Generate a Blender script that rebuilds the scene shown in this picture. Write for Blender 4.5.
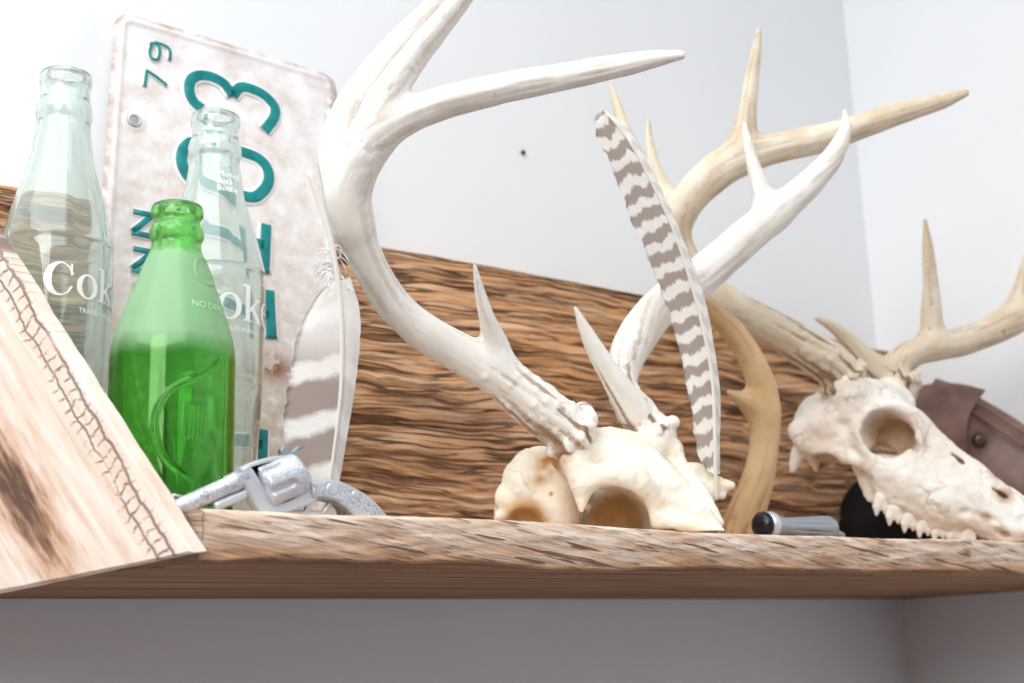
import bpy, math, random
import numpy as np
from mathutils import Matrix, Vector, noise as mnoise
rng = np.random.default_rng(7)
random.seed(7)
for o in list(bpy.data.objects):
    bpy.data.objects.remove(o)
S = bpy.context.scene
COL = S.collection

# ------------------------------------------------------------------ camera
FPX, TH, PITCH, ROLL = 1339.0, math.radians(55.16), math.radians(13.58), math.radians(-1.86)
CPOS = np.array([-0.23, -0.60, -0.076])
_F = np.array([math.cos(TH)*math.cos(PITCH), math.sin(TH)*math.cos(PITCH), math.sin(PITCH)])
_R = np.array([math.sin(TH), -math.cos(TH), 0.0])
_U = np.cross(_R, _F)
CR = _R*math.cos(ROLL) + _U*math.sin(ROLL)
CU = -_R*math.sin(ROLL) + _U*math.cos(ROLL)
CF = _F
cam = bpy.data.cameras.new('camera')
cam.sensor_width = 36.0
cam.lens = FPX/1024*36.0
cam.clip_start = 0.02
cam.dof.use_dof = True
cam.dof.focus_distance = 0.77
cam.dof.aperture_fstop = 8.0
camo = bpy.data.objects.new('camera', cam)
COL.objects.link(camo)
camo.matrix_world = Matrix(((CR[0], CU[0], -CF[0], CPOS[0]), (CR[1], CU[1], -CF[1], CPOS[1]),
                            (CR[2], CU[2], -CF[2], CPOS[2]), (0, 0, 0, 1)))
S.camera = camo
S.view_settings.view_transform = 'Standard'
S.view_settings.look = 'None'
S.view_settings.gamma = 1.0
S.view_settings.use_curve_mapping = False
S.view_settings.exposure = 0.0

# ------------------------------------------------------------------ light
W = bpy.data.worlds.new('world')
S.world = W
W.use_nodes = True
W.node_tree.nodes['Background'].inputs[0].default_value = (0.93, 0.96, 1.0, 1)
W.node_tree.nodes['Background'].inputs[1].default_value = 0.21

def area(name, loc, target, sx, sy, power, color):
    l = bpy.data.lights.new(name, 'AREA')
    l.shape = 'RECTANGLE'; l.size = sx; l.size_y = sy; l.energy = power; l.color = color
    o = bpy.data.objects.new(name, l)
    COL.objects.link(o)
    o.location = loc
    o.rotation_euler = (Vector(target)-Vector(loc)).to_track_quat('-Z', 'Y').to_euler()
    return o
area('ceiling_bounce', (-1.4, -1.15, 1.3), (-1.4, -1.149, 0), 2.9, 2.8, 102, (0.96, 0.98, 1.0))  # unseen area light added overhead, standing in for bounce off a bright ceiling
area('side_light', (-1.0, -0.85, 0.55), (0.0, 0.15, 0.15), 0.7, 0.7, 8.0, (1.0, 0.985, 0.96))  # soft unseen key from the left, a bare area light

# ------------------------------------------------------------------ helpers
def P(x, y, d):
    return CPOS + (CF + CR*(x-512)/FPX - CU*(y-341.5)/FPX)*d
def on_axis(x, y, axis, val):
    r = CF + CR*(x-512)/FPX - CU*(y-341.5)/FPX
    return CPOS + r*((val-CPOS[axis])/r[axis])
def thing(name, label, cat, loc=(0, 0, 0), group=None):
    o = bpy.data.objects.new(name, None)
    COL.objects.link(o)
    o.location = loc
    o.empty_display_size = 0.02
    o['label'] = label; o['category'] = cat
    if group: o['group'] = group
    return o
def tag(o, label, cat, group=None):
    o['label'] = label; o['category'] = cat
    if group: o['group'] = group
    return o
def mesh(name, V, Fs, mat, parent=None, smooth=True, label=None, matrix=None, attrs=None, uv=None):
    """V in world coordinates (or local ones when matrix is given)"""
    V = np.asarray(V, float)
    if parent is not None and matrix is None:
        p_ = parent
        while p_ is not None:
            V = V - np.array(p_.location); p_ = p_.parent
    me = bpy.data.meshes.new(name)
    Fl = Fs if isinstance(Fs, list) else Fs.tolist()
    me.from_pydata(V.tolist(), [], Fl)
    me.validate()
    if smooth:
        me.polygons.foreach_set('use_smooth', [True]*len(me.polygons))
    for k, a in (attrs or {}).items():
        at = me.attributes.new(k, 'FLOAT', 'POINT')
        at.data.foreach_set('value', np.asarray(a, np.float32))
    if uv is not None:
        ul = me.uv_layers.new(name='UVMap')
        li = np.zeros(len(me.loops), np.int32); me.loops.foreach_get('vertex_index', li)
        ul.data.foreach_set('uv', np.asarray(uv, np.float32)[li].ravel())
    me.materials.append(mat)
    me.update()
    o = bpy.data.objects.new(name, me)
    COL.objects.link(o)
    if parent is not None:
        o.parent = parent
    if matrix is not None:
        o.matrix_local = matrix
    if label: o['label'] = label
    return o
class MB:
    """collects shapes into ONE mesh"""
    def __init__(s): s.V = []; s.F = []; s.n = 0
    def add(s, V, F):
        V = np.asarray(V, float)
        s.F += [[i+s.n for i in f] for f in (F if isinstance(F, list) else F.tolist())]
        s.V.append(V); s.n += len(V)
        return s
    def build(s, name, mat, parent=None, **k):
        return mesh(name, np.vstack(s.V), s.F, mat, parent, **k)
def grid_faces(nu, nv, closeu=False, closev=False, flip=False):
    F = []
    for i in range(nu if closeu else nu-1):
        for j in range(nv if closev else nv-1):
            a = i*nv+j; b = ((i+1) % nu)*nv+j; c = ((i+1) % nu)*nv+(j+1) % nv; d = i*nv+(j+1) % nv
            F.append([a, d, c, b] if flip else [a, b, c, d])
    return F
def catmull(pts, n=6):
    pts = np.asarray(pts, float)
    if len(pts) < 3:
        t = np.linspace(0, 1, n+1)[:, None]
        return pts[0]*(1-t)+pts[1]*t
    Q = np.vstack([2*pts[0]-pts[1], pts, 2*pts[-1]-pts[-2]])
    out = []
    for i in range(1, len(Q)-2):
        p0, p1, p2, p3 = Q[i-1], Q[i], Q[i+1], Q[i+2]
        for k in range(n):
            t = k/n
            out.append(0.5*((2*p1)+(-p0+p2)*t+(2*p0-5*p1+4*p2-p3)*t*t+(-p0+3*p1-3*p2+p3)*t**3))
    out.append(pts[-1])
    return np.array(out)
def tube(path, rad, n=16, cap=True):
    """swept round tube, rad scalar or per point"""
    path = np.asarray(path, float); m = len(path)
    rad = np.full(m, rad) if np.isscalar(rad) else np.asarray(rad, float)
    T = np.gradient(path, axis=0); T /= np.linalg.norm(T, axis=1)[:, None]
    ref = np.array([0, 0, 1.0]) if abs(T[0][2]) < 0.9 else np.array([1.0, 0, 0])
    V = []
    for i in range(m):
        a = ref - T[i]*(ref@T[i]); a /= np.linalg.norm(a); ref = a
        b = np.cross(T[i], a)
        an = np.linspace(0, 2*math.pi, n, endpoint=False)
        V.append(path[i]+rad[i]*(np.cos(an)[:, None]*a+np.sin(an)[:, None]*b))
    V = np.vstack(V)
    F = grid_faces(m, n, closev=True)
    if cap:
        F.append(list(range(n))); F.append(list(range((m-1)*n, m*n))[::-1])
    return V, F
def vnoise(p, seed=0):
    """smooth value noise, -1..1, vectorised"""
    p = np.asarray(p, float)
    i = np.floor(p).astype(np.int64); f = p-i; f = f*f*(3-2*f)
    def h(ix, iy, iz):
        n = (ix*374761393 + iy*668265263 + iz*2147483647 + seed*974711) & 0xffffffff
        n = ((n ^ (n >> 13))*1274126177) & 0xffffffff
        n = ((n ^ (n >> 16))*2246822519) & 0xffffffff
        return ((n ^ (n >> 15)) & 0xffff)/32767.5-1
    r = 0
    for dx in (0, 1):
        for dy in (0, 1):
            for dz in (0, 1):
                w = (f[..., 0] if dx else 1-f[..., 0])*(f[..., 1] if dy else 1-f[..., 1])*(f[..., 2] if dz else 1-f[..., 2])
                r = r+w*h(i[..., 0]+dx, i[..., 1]+dy, i[..., 2]+dz)
    return r
def fbm(p, o=3, seed=0):
    r = 0; a = 1; s = 0
    for k in range(o):
        r = r+a*vnoise(np.asarray(p)*(2**k), seed+k); s += a; a *= .5
    return r/s

# ---- implicit surfaces
class Field:
    def __init__(s, lo, hi, h):
        s.h = h; s.lo = np.asarray(lo, float)
        s.n = np.ceil((np.asarray(hi)-s.lo)/h).astype(int)+1
        s.D = np.full(s.n, 9.0, np.float32)
    def window(s, lo, hi):
        a = np.clip(np.floor((np.asarray(lo)-s.lo)/s.h).astype(int), 0, s.n)
        b = np.clip(np.ceil((np.asarray(hi)-s.lo)/s.h).astype(int)+1, 0, s.n)
        sl = tuple(slice(a[i], b[i]) for i in range(3))
        ax = [s.lo[i]+s.h*np.arange(a[i], b[i], dtype=np.float32) for i in range(3)]
        X = [ax[0][:, None, None].astype(np.float32), ax[1][None, :, None].astype(np.float32), ax[2][None, None, :].astype(np.float32)]
        return sl, X
    def put(s, sl, d, k):
        o = s.D[sl]
        if k <= 0: s.D[sl] = np.minimum(o, d)
        else:
            hh = np.clip(k-np.abs(o-d), 0, None)/k
            s.D[sl] = np.minimum(o, d)-hh*hh*k*0.25
    def cone(s, a, b, ra, rb, k=0.0):
        a = np.asarray(a, float); b = np.asarray(b, float); m = max(ra, rb)+max(k, 2*s.h)+s.h
        sl, X = s.window(np.minimum(a, b)-m, np.maximum(a, b)+m)
        ba = b-a; L = max(ba@ba, 1e-12)
        t = np.clip(((X[0]-a[0])*ba[0]+(X[1]-a[1])*ba[1]+(X[2]-a[2])*ba[2])/L, 0, 1)
        d = np.sqrt((X[0]-a[0]-t*ba[0])**2+(X[1]-a[1]-t*ba[1])**2+(X[2]-a[2]-t*ba[2])**2)-(ra+(rb-ra)*t)
        s.put(sl, d.astype(np.float32), k)
    def chain(s, pts, rads, k=0.0):
        g = Field.__new__(Field); g.h = s.h; g.lo = s.lo; g.n = s.n; g.D = np.full(s.n, 9.0, np.float32)
        for i in range(len(pts)-1): g.cone(pts[i], pts[i+1], rads[i], rads[i+1])
        s.put(tuple(slice(0, None) for _ in range(3)), g.D, k)
    def ell(s, c, r, axes=None, k=0.0, sub=False):
        c = np.asarray(c, float); r = np.asarray(r, float); m = r.max()+max(k, 2*s.h)+s.h
        sl, X = s.window(c-m, c+m)
        q = [X[i]-c[i] for i in range(3)]
        if axes is not None:
            q = [q[0]*axes[i][0]+q[1]*axes[i][1]+q[2]*axes[i][2] for i in range(3)]
        k0 = np.sqrt((q[0]/r[0])**2+(q[1]/r[1])**2+(q[2]/r[2])**2)
        k1 = np.sqrt((q[0]/r[0]**2)**2+(q[1]/r[1]**2)**2+(q[2]/r[2]**2)**2)+1e-9
        d = (k0*(k0-1)/k1).astype(np.float32)
        if sub:
            o = s.D[sl]; d = -d
            hh = np.clip(max(k, 1e-6)-np.abs(o-d), 0, None)/max(k, 1e-6)
            s.D[sl] = np.maximum(o, d)+hh*hh*k*0.25
        else: s.put(sl, d, k)
    def polygonise(s):
        D = s.D; n = D.shape
        ins = D < 0
        c = [ins[i:n[0]-1+i, j:n[1]-1+j, k:n[2]-1+k] for i in (0, 1) for j in (0, 1) for k in (0, 1)]
        cnt = sum(x.astype(np.int8) for x in c)
        act = (cnt > 0) & (cnt < 8)
        idx = np.argwhere(act)
        vid = np.full(act.shape, -1, np.int64); vid[act] = np.arange(len(idx))
        acc = np.zeros((len(idx), 3)); w = np.zeros(len(idx))
        corner = [(i, j, k) for i in (0, 1) for j in (0, 1) for k in (0, 1)]
        vals = [D[idx[:, 0]+i, idx[:, 1]+j, idx[:, 2]+k] for i, j, k in corner]
        for p in range(8):
            for q in range(p+1, 8):
                if sum(abs(corner[p][m]-corner[q][m]) for m in range(3)) != 1: continue
                va, vb = vals[p], vals[q]; cr = (va < 0) != (vb < 0)
                t = np.where(cr, va/np.where(cr, va-vb, 1), 0)
                pt = np.array(corner[p])[None, :]+t[:, None]*(np.array(corner[q])-np.array(corner[p]))[None, :]
                acc += pt*cr[:, None]; w += cr
        V = s.lo+(idx+acc/w[:, None])*s.h
        Fs = []
        for ax in range(3):
            sh = [slice(None)]*3; sa = list(sh); sb = list(sh)
            sa[ax] = slice(0, n[ax]-1); sb[ax] = slice(1, n[ax])
            A = ins[tuple(sa)]; B = ins[tuple(sb)]
            E = np.argwhere(A != B)
            u, v = [m for m in range(3) if m != ax]
            E = E[(E[:, u] > 0) & (E[:, v] > 0) & (E[:, u] < n[u]-1) & (E[:, v] < n[v]-1)]
            def g(du, dv):
                q = E.copy(); q[:, u] -= du; q[:, v] -= dv
                return vid[q[:, 0], q[:, 1], q[:, 2]]
            f = np.stack([g(0, 0), g(1, 0), g(1, 1), g(0, 1)], 1)
            inside_first = A[E[:, 0], E[:, 1], E[:, 2]]
            flip = inside_first if ax != 1 else ~inside_first
            f[~flip] = f[~flip][:, ::-1]
            Fs.append(f)
        F = np.vstack(Fs)[:, ::-1] if False else np.vstack(Fs)
        return V, F
def vnormals(V, F):
    N = np.zeros_like(V)
    fn = np.cross(V[F[:, 2]]-V[F[:, 0]], V[F[:, 3]]-V[F[:, 1]])
    for k in range(4): np.add.at(N, F[:, k], fn)
    return N/(np.linalg.norm(N, axis=1)[:, None]+1e-12)
def relax(V, F, it=2, a=0.5):
    for _ in range(it):
        acc = np.zeros_like(V); w = np.zeros(len(V))
        for k in range(4):
            np.add.at(acc, F[:, k], V[F[:, (k+1) % 4]]); np.add.at(acc, F[:, k], V[F[:, (k-1) % 4]]); np.add.at(w, F[:, k], 2)
        V = V*(1-a)+a*acc/np.maximum(w, 1)[:, None]
    return V

# ---- node materials
class NT:
    def __init__(s, name):
        s.m = bpy.data.materials.new(name); s.m.use_nodes = True
        s.t = s.m.node_tree; s.b = s.t.nodes['Principled BSDF']
    def n(s, typ, ins=None, **kw):
        x = s.t.nodes.new(typ)
        for k, v in kw.items(): setattr(x, k, v)
        for k, v in (ins or {}).items():
            if isinstance(v, bpy.types.NodeSocket): s.t.links.new(v, x.inputs[k])
            else: x.inputs[k].default_value = v
        return x
    def coord(s, scale=(1, 1, 1), rot=(0, 0, 0), which='Object', loc=(0, 0, 0)):
        c = s.n('ShaderNodeTexCoord')
        m = s.n('ShaderNodeMapping', {'Vector': c.outputs[which], 'Scale': scale, 'Rotation': rot, 'Location': loc})
        return m.outputs[0]
    def rotscale(s, rot, scale):
        c = s.n('ShaderNodeTexCoord')
        m = s.n('ShaderNodeMapping', {'Vector': c.outputs['Object'], 'Rotation': rot})
        return s.n('ShaderNodeMapping', {'Vector': m.outputs[0], 'Scale': scale}).outputs[0]
    def noise(s, vec, scale=1, detail=4, rough=.55, dist=0.0):
        return s.n('ShaderNodeTexNoise', {'Vector': vec, 'Scale': scale, 'Detail': detail, 'Roughness': rough, 'Distortion': dist}).outputs['Fac']
    def ramp(s, fac, stops, interp='LINEAR'):
        r = s.n('ShaderNodeValToRGB', {'Fac': fac})
        e = r.color_ramp.elements; r.color_ramp.interpolation = interp
        while len(e) < len(stops): e.new(0.5)
        for x, (p, c) in zip(e, stops):
            x.position = p; x.color = (*c, 1) if not np.isscalar(c) else (c, c, c, 1)
        return r.outputs['Color']
    def mix(s, fac, a, b, mode='MIX'):
        x = s.n('ShaderNodeMix', data_type='RGBA', blend_type=mode)
        for sock, v in ((x.inputs[0], fac), (x.inputs[6], a), (x.inputs[7], b)):
            if isinstance(v, bpy.types.NodeSocket): s.t.links.new(v, sock)
            else: sock.default_value = v if np.isscalar(v) else (*v, 1)
        return x.outputs[2]
    def math(s, op, a, b=0.0):
        x = s.n('ShaderNodeMath', operation=op)
        for i, v in enumerate((a, b)):
            if isinstance(v, bpy.types.NodeSocket): s.t.links.new(v, x.inputs[i])
            else: x.inputs[i].default_value = v
        return x.outputs[0]
    def attr(s, name):
        return s.n('ShaderNodeAttribute', attribute_name=name).outputs['Fac']
    def bump(s, h, strength=.5, dist=.001, normal=None):
        ins = {'Height': h, 'Strength': strength, 'Distance': dist}
        if normal is not None: ins['Normal'] = normal
        return s.n('ShaderNodeBump', ins).outputs[0]
    def cracks(s, vec, w, lo=.45, hi=.58, seed=0.0):
        """thin dark checks: the zero lines of a stretched noise, broken up by a second one"""
        n = s.noise(vec, 1, 2, .5, .2)
        l = s.ramp(s.math('ABSOLUTE', s.math('SUBTRACT', n, .5)), [(w*.35, 1.0), (w, 0.0)])
        off = s.n('ShaderNodeVectorMath', {0: vec, 1: (17.3+seed, 5.1, 9.7)}, operation='ADD').outputs[0]
        m = s.n('ShaderNodeVectorMath', {0: off, 1: (.8, .5, .35)}, operation='MULTIPLY').outputs[0]
        return s.math('MULTIPLY', l, s.ramp(s.noise(m, 1, 2), [(lo, 0.0), (hi, 1.0)]))
    def out(s, color=None, rough=.6, metal=0.0, normal=None, spec=.5, **kw):
        for k, v in {'Base Color': color, 'Roughness': rough, 'Metallic': metal, 'Normal': normal, 'Specular IOR Level': spec, **kw}.items():
            if v is None: continue
            if isinstance(v, bpy.types.NodeSocket): s.t.links.new(v, s.b.inputs[k])
            elif k in ('Base Color',): s.b.inputs[k].default_value = (*v, 1)
            else: s.b.inputs[k].default_value = v
        return s.m
def srgb(r, g, b):
    f = lambda c: (c/255/12.92) if c/255 <= .04045 else ((c/255+.055)/1.055)**2.4
    return (f(r), f(g), f(b))

def mat_plain(name, col, rough=.5, metal=0.0, spec=.5):
    return NT(name).out(col, rough, metal, spec=spec)

def mat_wall():
    t = NT('painted wall')
    n = t.noise(t.coord(), 260, 3)
    c = t.ramp(t.noise(t.coord(), 3, 2), [(0.3, (.80, .815, .83)), (.7, (.84, .855, .87))])
    return t.out(c, .6, normal=t.bump(n, .25, .0006), spec=.3)

def mat_backboard():
    t = NT('weathered brown barn wood')
    warp = t.noise(t.coord((6, 6, 14)), 1, 3)
    def vec(sx, sz):
        return t.n('ShaderNodeVectorMath', {0: t.coord((sx, sx, sz)), 1: t.n('ShaderNodeCombineXYZ', {'Z': t.math('MULTIPLY', warp, sz*.03)}).outputs[0]}, operation='ADD').outputs[0]
    g1 = t.noise(vec(13, 170), 1, 3, .55, .25)
    g2 = t.noise(vec(26, 420), 1, 3, .6)
    g3 = t.noise(vec(5, 60), 1, 2)
    col = t.ramp(g1, [(.26, srgb(156, 110, 78)), (.38, srgb(204, 150, 110)), (.55, srgb(222, 174, 132)), (.72, srgb(236, 202, 168))])
    grey = t.ramp(t.noise(t.coord((4, 4, 9)), 1, 3), [(.40, 0.0), (.62, 1.0)])
    col = t.mix(t.math('MULTIPLY', grey, .35), col, srgb(184, 150, 126))
    orange = t.ramp(t.noise(t.coord((7, 7, 22), loc=(2, 0, 5)), 1, 3), [(.48, 0.0), (.66, 1.0)])
    col = t.mix(t.math('MULTIPLY', orange, .45), col, srgb(204, 142, 82))
    dark = t.ramp(t.noise(t.coord((5, 5, 26), loc=(7, 0, 1)), 1, 4), [(.52, 0.0), (.68, 1.0)])
    col = t.mix(t.math('MULTIPLY', dark, .35), col, srgb(92, 64, 46))
    crev = t.ramp(g1, [(.35, 1.0), (.385, 0.0)])
    fine = t.ramp(g2, [(.34, 1.0), (.41, 0.0)])
    col = t.mix(t.math('MULTIPLY', fine, .5), col, srgb(104, 70, 46))
    col = t.mix(t.math('MULTIPLY', crev, .7), col, srgb(70, 46, 32))
    c1 = t.cracks(vec(5.5, 120), .04, .36, .5)
    c2 = t.cracks(vec(9, 200), .04, .42, .54, 3.0)
    c3 = t.ramp(t.noise(vec(16, 480), 1, 2), [(.37, 1.0), (.41, 0.0)])
    cc = t.math('MAXIMUM', t.math('MAXIMUM', c1, t.math('MULTIPLY', c2, .85)), t.math('MULTIPLY', c3, .6))
    col = t.mix(t.math('MULTIPLY', cc, .85), col, srgb(58, 36, 22))
    h = t.math('SUBTRACT', t.math('ADD', t.math('ADD', g1, t.math('MULTIPLY', g2, .35)), g3), t.math('MULTIPLY', cc, .6))
    return t.out(col, .8, normal=t.bump(h, .9, .004), spec=.2)

def mat_shelfboard():
    t = NT('pale sawn plank')
    # diagonal saw checks on the front edge
    v = t.rotscale((0, math.radians(-11), 0), (22, 16, 210))
    g1 = t.noise(v, 1, 4, .6, .5)
    g2 = t.noise(t.rotscale((0, math.radians(-9), 0), (45, 30, 480)), 1, 3, .6)
    big = t.noise(t.coord((7, 7, 60)), 1, 4)
    col = t.ramp(g1, [(.26, srgb(170, 132, 104)), (.40, srgb(204, 174, 150)), (.55, srgb(224, 202, 184)), (.72, srgb(236, 222, 208))])
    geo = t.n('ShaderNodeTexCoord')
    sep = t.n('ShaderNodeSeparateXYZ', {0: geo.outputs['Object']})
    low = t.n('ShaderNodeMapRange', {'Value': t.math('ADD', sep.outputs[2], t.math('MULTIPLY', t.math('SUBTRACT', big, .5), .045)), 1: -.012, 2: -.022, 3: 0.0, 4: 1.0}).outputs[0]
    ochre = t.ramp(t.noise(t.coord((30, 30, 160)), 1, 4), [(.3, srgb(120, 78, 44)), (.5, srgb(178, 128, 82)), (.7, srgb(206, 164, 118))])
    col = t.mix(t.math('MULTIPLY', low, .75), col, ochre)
    k1 = t.ramp(t.noise(t.rotscale((0, math.radians(-9), 0), (20, 8, 300)), 1, 2, .5), [(.345, 1.0), (.38, 0.0)])
    k2 = t.ramp(t.noise(t.rotscale((0, math.radians(-7), 0), (48, 8, 620)), 1, 2, .5), [(.33, 1.0), (.37, 0.0)])
    crack = t.math('MAXIMUM', k1, t.math('MULTIPLY', k2, .7))
    col = t.mix(t.math('MULTIPLY', crack, .8), col, srgb(104, 74, 60))
    # downward faces take a darker brown wood tone
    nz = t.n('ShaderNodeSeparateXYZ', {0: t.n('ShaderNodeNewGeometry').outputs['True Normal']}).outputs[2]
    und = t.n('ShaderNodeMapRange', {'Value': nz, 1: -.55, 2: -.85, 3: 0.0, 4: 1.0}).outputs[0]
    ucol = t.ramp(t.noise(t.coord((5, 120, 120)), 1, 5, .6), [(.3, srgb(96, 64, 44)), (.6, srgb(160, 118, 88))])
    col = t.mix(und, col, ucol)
    h = t.math('SUBTRACT', t.math('ADD', g1, t.math('MULTIPLY', g2, .5)), t.math('MULTIPLY', crack, .7))
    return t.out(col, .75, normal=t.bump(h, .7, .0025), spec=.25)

def mat_endpanel():
    t = NT('pale cracked plank')
    g = t.noise(t.coord((14, 160, 60)), 1, 5, .6, .4)
    col = t.ramp(g, [(.28, srgb(208, 180, 158)), (.45, srgb(228, 208, 192)), (.62, srgb(238, 224, 212)), (.8, srgb(244, 234, 226))])
    tc = t.n('ShaderNodeTexCoord')
    sep = t.n('ShaderNodeSeparateXYZ', {0: tc.outputs['Object']})
    X, Y = sep.outputs[0], sep.outputs[1]
    # two cracks run along the slanted edge, short ticks across them
    wob = t.math('MULTIPLY', t.math('SUBTRACT', t.noise(t.coord((38, 0, 0)), 1, 4, .6), .5), .011)
    yy = t.math('ADD', t.math('SUBTRACT', Y, t.math('MULTIPLY', X, .045)), wob)
    def rail(y0, w, seed, lo, hi):
        d = t.math('MULTIPLY', t.math('ABSOLUTE', t.math('ADD', yy, -y0)), .5/w)
        l = t.ramp(d, [(.25, 1.0), (.62, 0.0)])
        return t.math('MULTIPLY', l, t.ramp(t.noise(t.coord((26, 0, 0), loc=(seed, 0, 0)), 1, 3), [(lo, .12), (hi, 1.0)]))
    r1 = rail(-.0095, .0009, 3, .33, .45); r2 = rail(-.0180, .0007, 9, .36, .50)
    tn = t.math('MULTIPLY', t.noise(t.coord((60, 120, 0)), 1, 3), 9.0)
    tick = t.ramp(t.math('SINE', t.math('ADD', t.math('MULTIPLY', X, 980.0), tn)), [(.74, 0.0), (.94, 1.0)])
    band = t.ramp(t.math('MULTIPLY', t.math('ABSOLUTE', t.math('ADD', yy, .0150)), 50.0), [(.25, 1.0), (.46, 0.0)])
    tick = t.math('MULTIPLY', t.math('MULTIPLY', tick, band), t.ramp(t.noise(t.coord((50, 160, 0), loc=(1, 2, 0)), 1, 3), [(.38, 0.0), (.56, .95)]))
    allc = t.math('MAXIMUM', t.math('MAXIMUM', r1, r2), tick)
    col = t.mix(t.math('MULTIPLY', band, .2), col, srgb(226, 194, 170))
    col = t.mix(t.math('MULTIPLY', allc, .78), col, srgb(104, 76, 76))
    # burnt knot streak
    k = t.n('ShaderNodeVectorMath', {0: t.n('ShaderNodeMapping', {'Vector': tc.outputs['Object'], 'Location': (-.088*12, .066*44, 0), 'Scale': (12, 44, 0)}).outputs[0]}, operation='LENGTH').outputs['Value']
    k = t.math('ADD', k, t.math('MULTIPLY', t.math('SUBTRACT', t.noise(t.coord((45, 210, 0)), 1, 4), .5), 1.3))
    ring = t.ramp(k, [(.35, 1.0), (1.15, 0.0)])
    col = t.mix(t.math('MULTIPLY', ring, .8), col, srgb(186, 128, 82))
    core = t.ramp(k, [(.15, 1.0), (.55, 0.0)])
    col = t.mix(t.math('MULTIPLY', core, .85), col, srgb(66, 50, 50))
    h = t.math('SUBTRACT', t.math('MULTIPLY', g, .6), t.math('MULTIPLY', allc, .8))
    return t.out(col, .7, normal=t.bump(h, .6, .0015), spec=.25)

def mat_bone(name, light, mid, dark, stain, amount=.5, sutures=False):
    t = NT(name)
    n1 = t.noise(t.coord(), 34, 5, .6)
    n2 = t.noise(t.coord(), 190, 4, .6)
    col = t.ramp(n1, [(.34, mid), (.6, light)])
    col = t.mix(t.math('MULTIPLY', t.ramp(n2, [(.40, 1.0), (.52, 0.0)]), .25), col, mid)
    a = t.attr('stain')
    a = t.math('MULTIPLY', a, t.math('ADD', .55, t.math('MULTIPLY', n1, .9)))
    col = t.mix(t.n('ShaderNodeClamp', {0: a}).outputs[0], col, stain)
    if sutures:
        wv = t.n('ShaderNodeVectorMath', {0: t.coord((42, 42, 42)), 1: t.n('ShaderNodeTexNoise', {'Vector': t.coord(), 'Scale': 60.0, 'Detail': 3.0}).outputs['Color']}, operation='ADD').outputs[0]
        vd = t.n('ShaderNodeTexVoronoi', {'Vector': wv, 'Scale': 1.0}, feature='DISTANCE_TO_EDGE').outputs['Distance']
        cr = t.math('MULTIPLY', t.ramp(vd, [(.012, 1.0), (.06, 0.0)]), t.ramp(t.noise(t.coord(), 22, 3), [(.45, 0.0), (.6, .6)]))
        col = t.mix(cr, col, srgb(176, 146, 116))
    pits = t.ramp(t.noise(t.coord(), 95, 3, .7, .6), [(.27, 1.0), (.33, 0.0)])
    col = t.mix(t.math('MULTIPLY', pits, amount), col, dark)
    return t.out(col, .55, normal=t.bump(t.math('ADD', n1, t.math('MULTIPLY', n2, .5)), .35, .0012), spec=.35)

def mat_antler(name, tipc, bodyc, basec, groove):
    t = NT(name)
    b = t.attr('base')       # 1 at the burr, 0 up the beam
    g = t.attr('groove')     # runs along the beam
    n1 = t.noise(t.coord(), 28, 5, .6)
    col = t.mix(t.ramp(n1, [(.38, 1.0), (.62, 0.0)]), tipc, bodyc)
    bb = t.n('ShaderNodeClamp', {0: t.math('MULTIPLY', b, t.math('ADD', .4, n1))}).outputs[0]
    col = t.mix(bb, col, basec)
    gm = t.math('MULTIPLY', t.ramp(t.math('ADD', g, t.math('MULTIPLY', t.math('SUBTRACT', t.noise(t.coord(), 120, 4, .7), .5), .5)), [(.34, 1.0), (.48, 0.0)]), t.math('ADD', .26, t.math('MULTIPLY', b, .7)))
    col = t.mix(gm, col, groove)
    spots = t.ramp(t.noise(t.coord(), 75, 3, .7), [(.26, 1.0), (.31, 0.0)])
    col = t.mix(t.math('MULTIPLY', spots, .45), col, groove)
    n2 = t.noise(t.coord(), 240, 4)
    return t.out(col, .5, normal=t.bump(t.math('ADD', g, t.math('MULTIPLY', n2, .35)), .3, .001), spec=.35)

def mat_glass(name, col, worn=None):
    m = bpy.data.materials.new(name); m.use_nodes = True
    t = m.node_tree; t.nodes.remove(t.nodes['Principled BSDF'])
    g = t.nodes.new('ShaderNodeBsdfGlass'); g.inputs['Color'].default_value = (*col, 1)
    g.inputs['Roughness'].default_value = 0.0; g.inputs['IOR'].default_value = 1.5
    if worn:        # scuffed matt shoulder; its pale diffuse haze is painted reflection, straight body clear
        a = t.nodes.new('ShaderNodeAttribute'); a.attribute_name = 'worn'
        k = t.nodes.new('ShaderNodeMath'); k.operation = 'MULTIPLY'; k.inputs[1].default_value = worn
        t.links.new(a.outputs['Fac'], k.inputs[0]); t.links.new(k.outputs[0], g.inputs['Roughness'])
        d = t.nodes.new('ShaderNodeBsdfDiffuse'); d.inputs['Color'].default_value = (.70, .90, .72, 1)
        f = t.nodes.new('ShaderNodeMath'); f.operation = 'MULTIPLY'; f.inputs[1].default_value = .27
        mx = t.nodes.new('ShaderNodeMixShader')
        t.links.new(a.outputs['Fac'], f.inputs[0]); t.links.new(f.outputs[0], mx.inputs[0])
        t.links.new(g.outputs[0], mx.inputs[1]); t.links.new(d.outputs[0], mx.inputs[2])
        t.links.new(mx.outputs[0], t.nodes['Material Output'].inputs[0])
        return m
    d = t.nodes.new('ShaderNodeBsdfDiffuse'); d.inputs['Color'].default_value = (.88, .95, .91, 1)     # painted milky haze, stands in for pale reflections on the glass
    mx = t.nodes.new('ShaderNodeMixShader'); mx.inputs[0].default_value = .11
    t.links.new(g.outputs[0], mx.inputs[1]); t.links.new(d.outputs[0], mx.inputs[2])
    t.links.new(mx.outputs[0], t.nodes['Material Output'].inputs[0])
    return m

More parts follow.
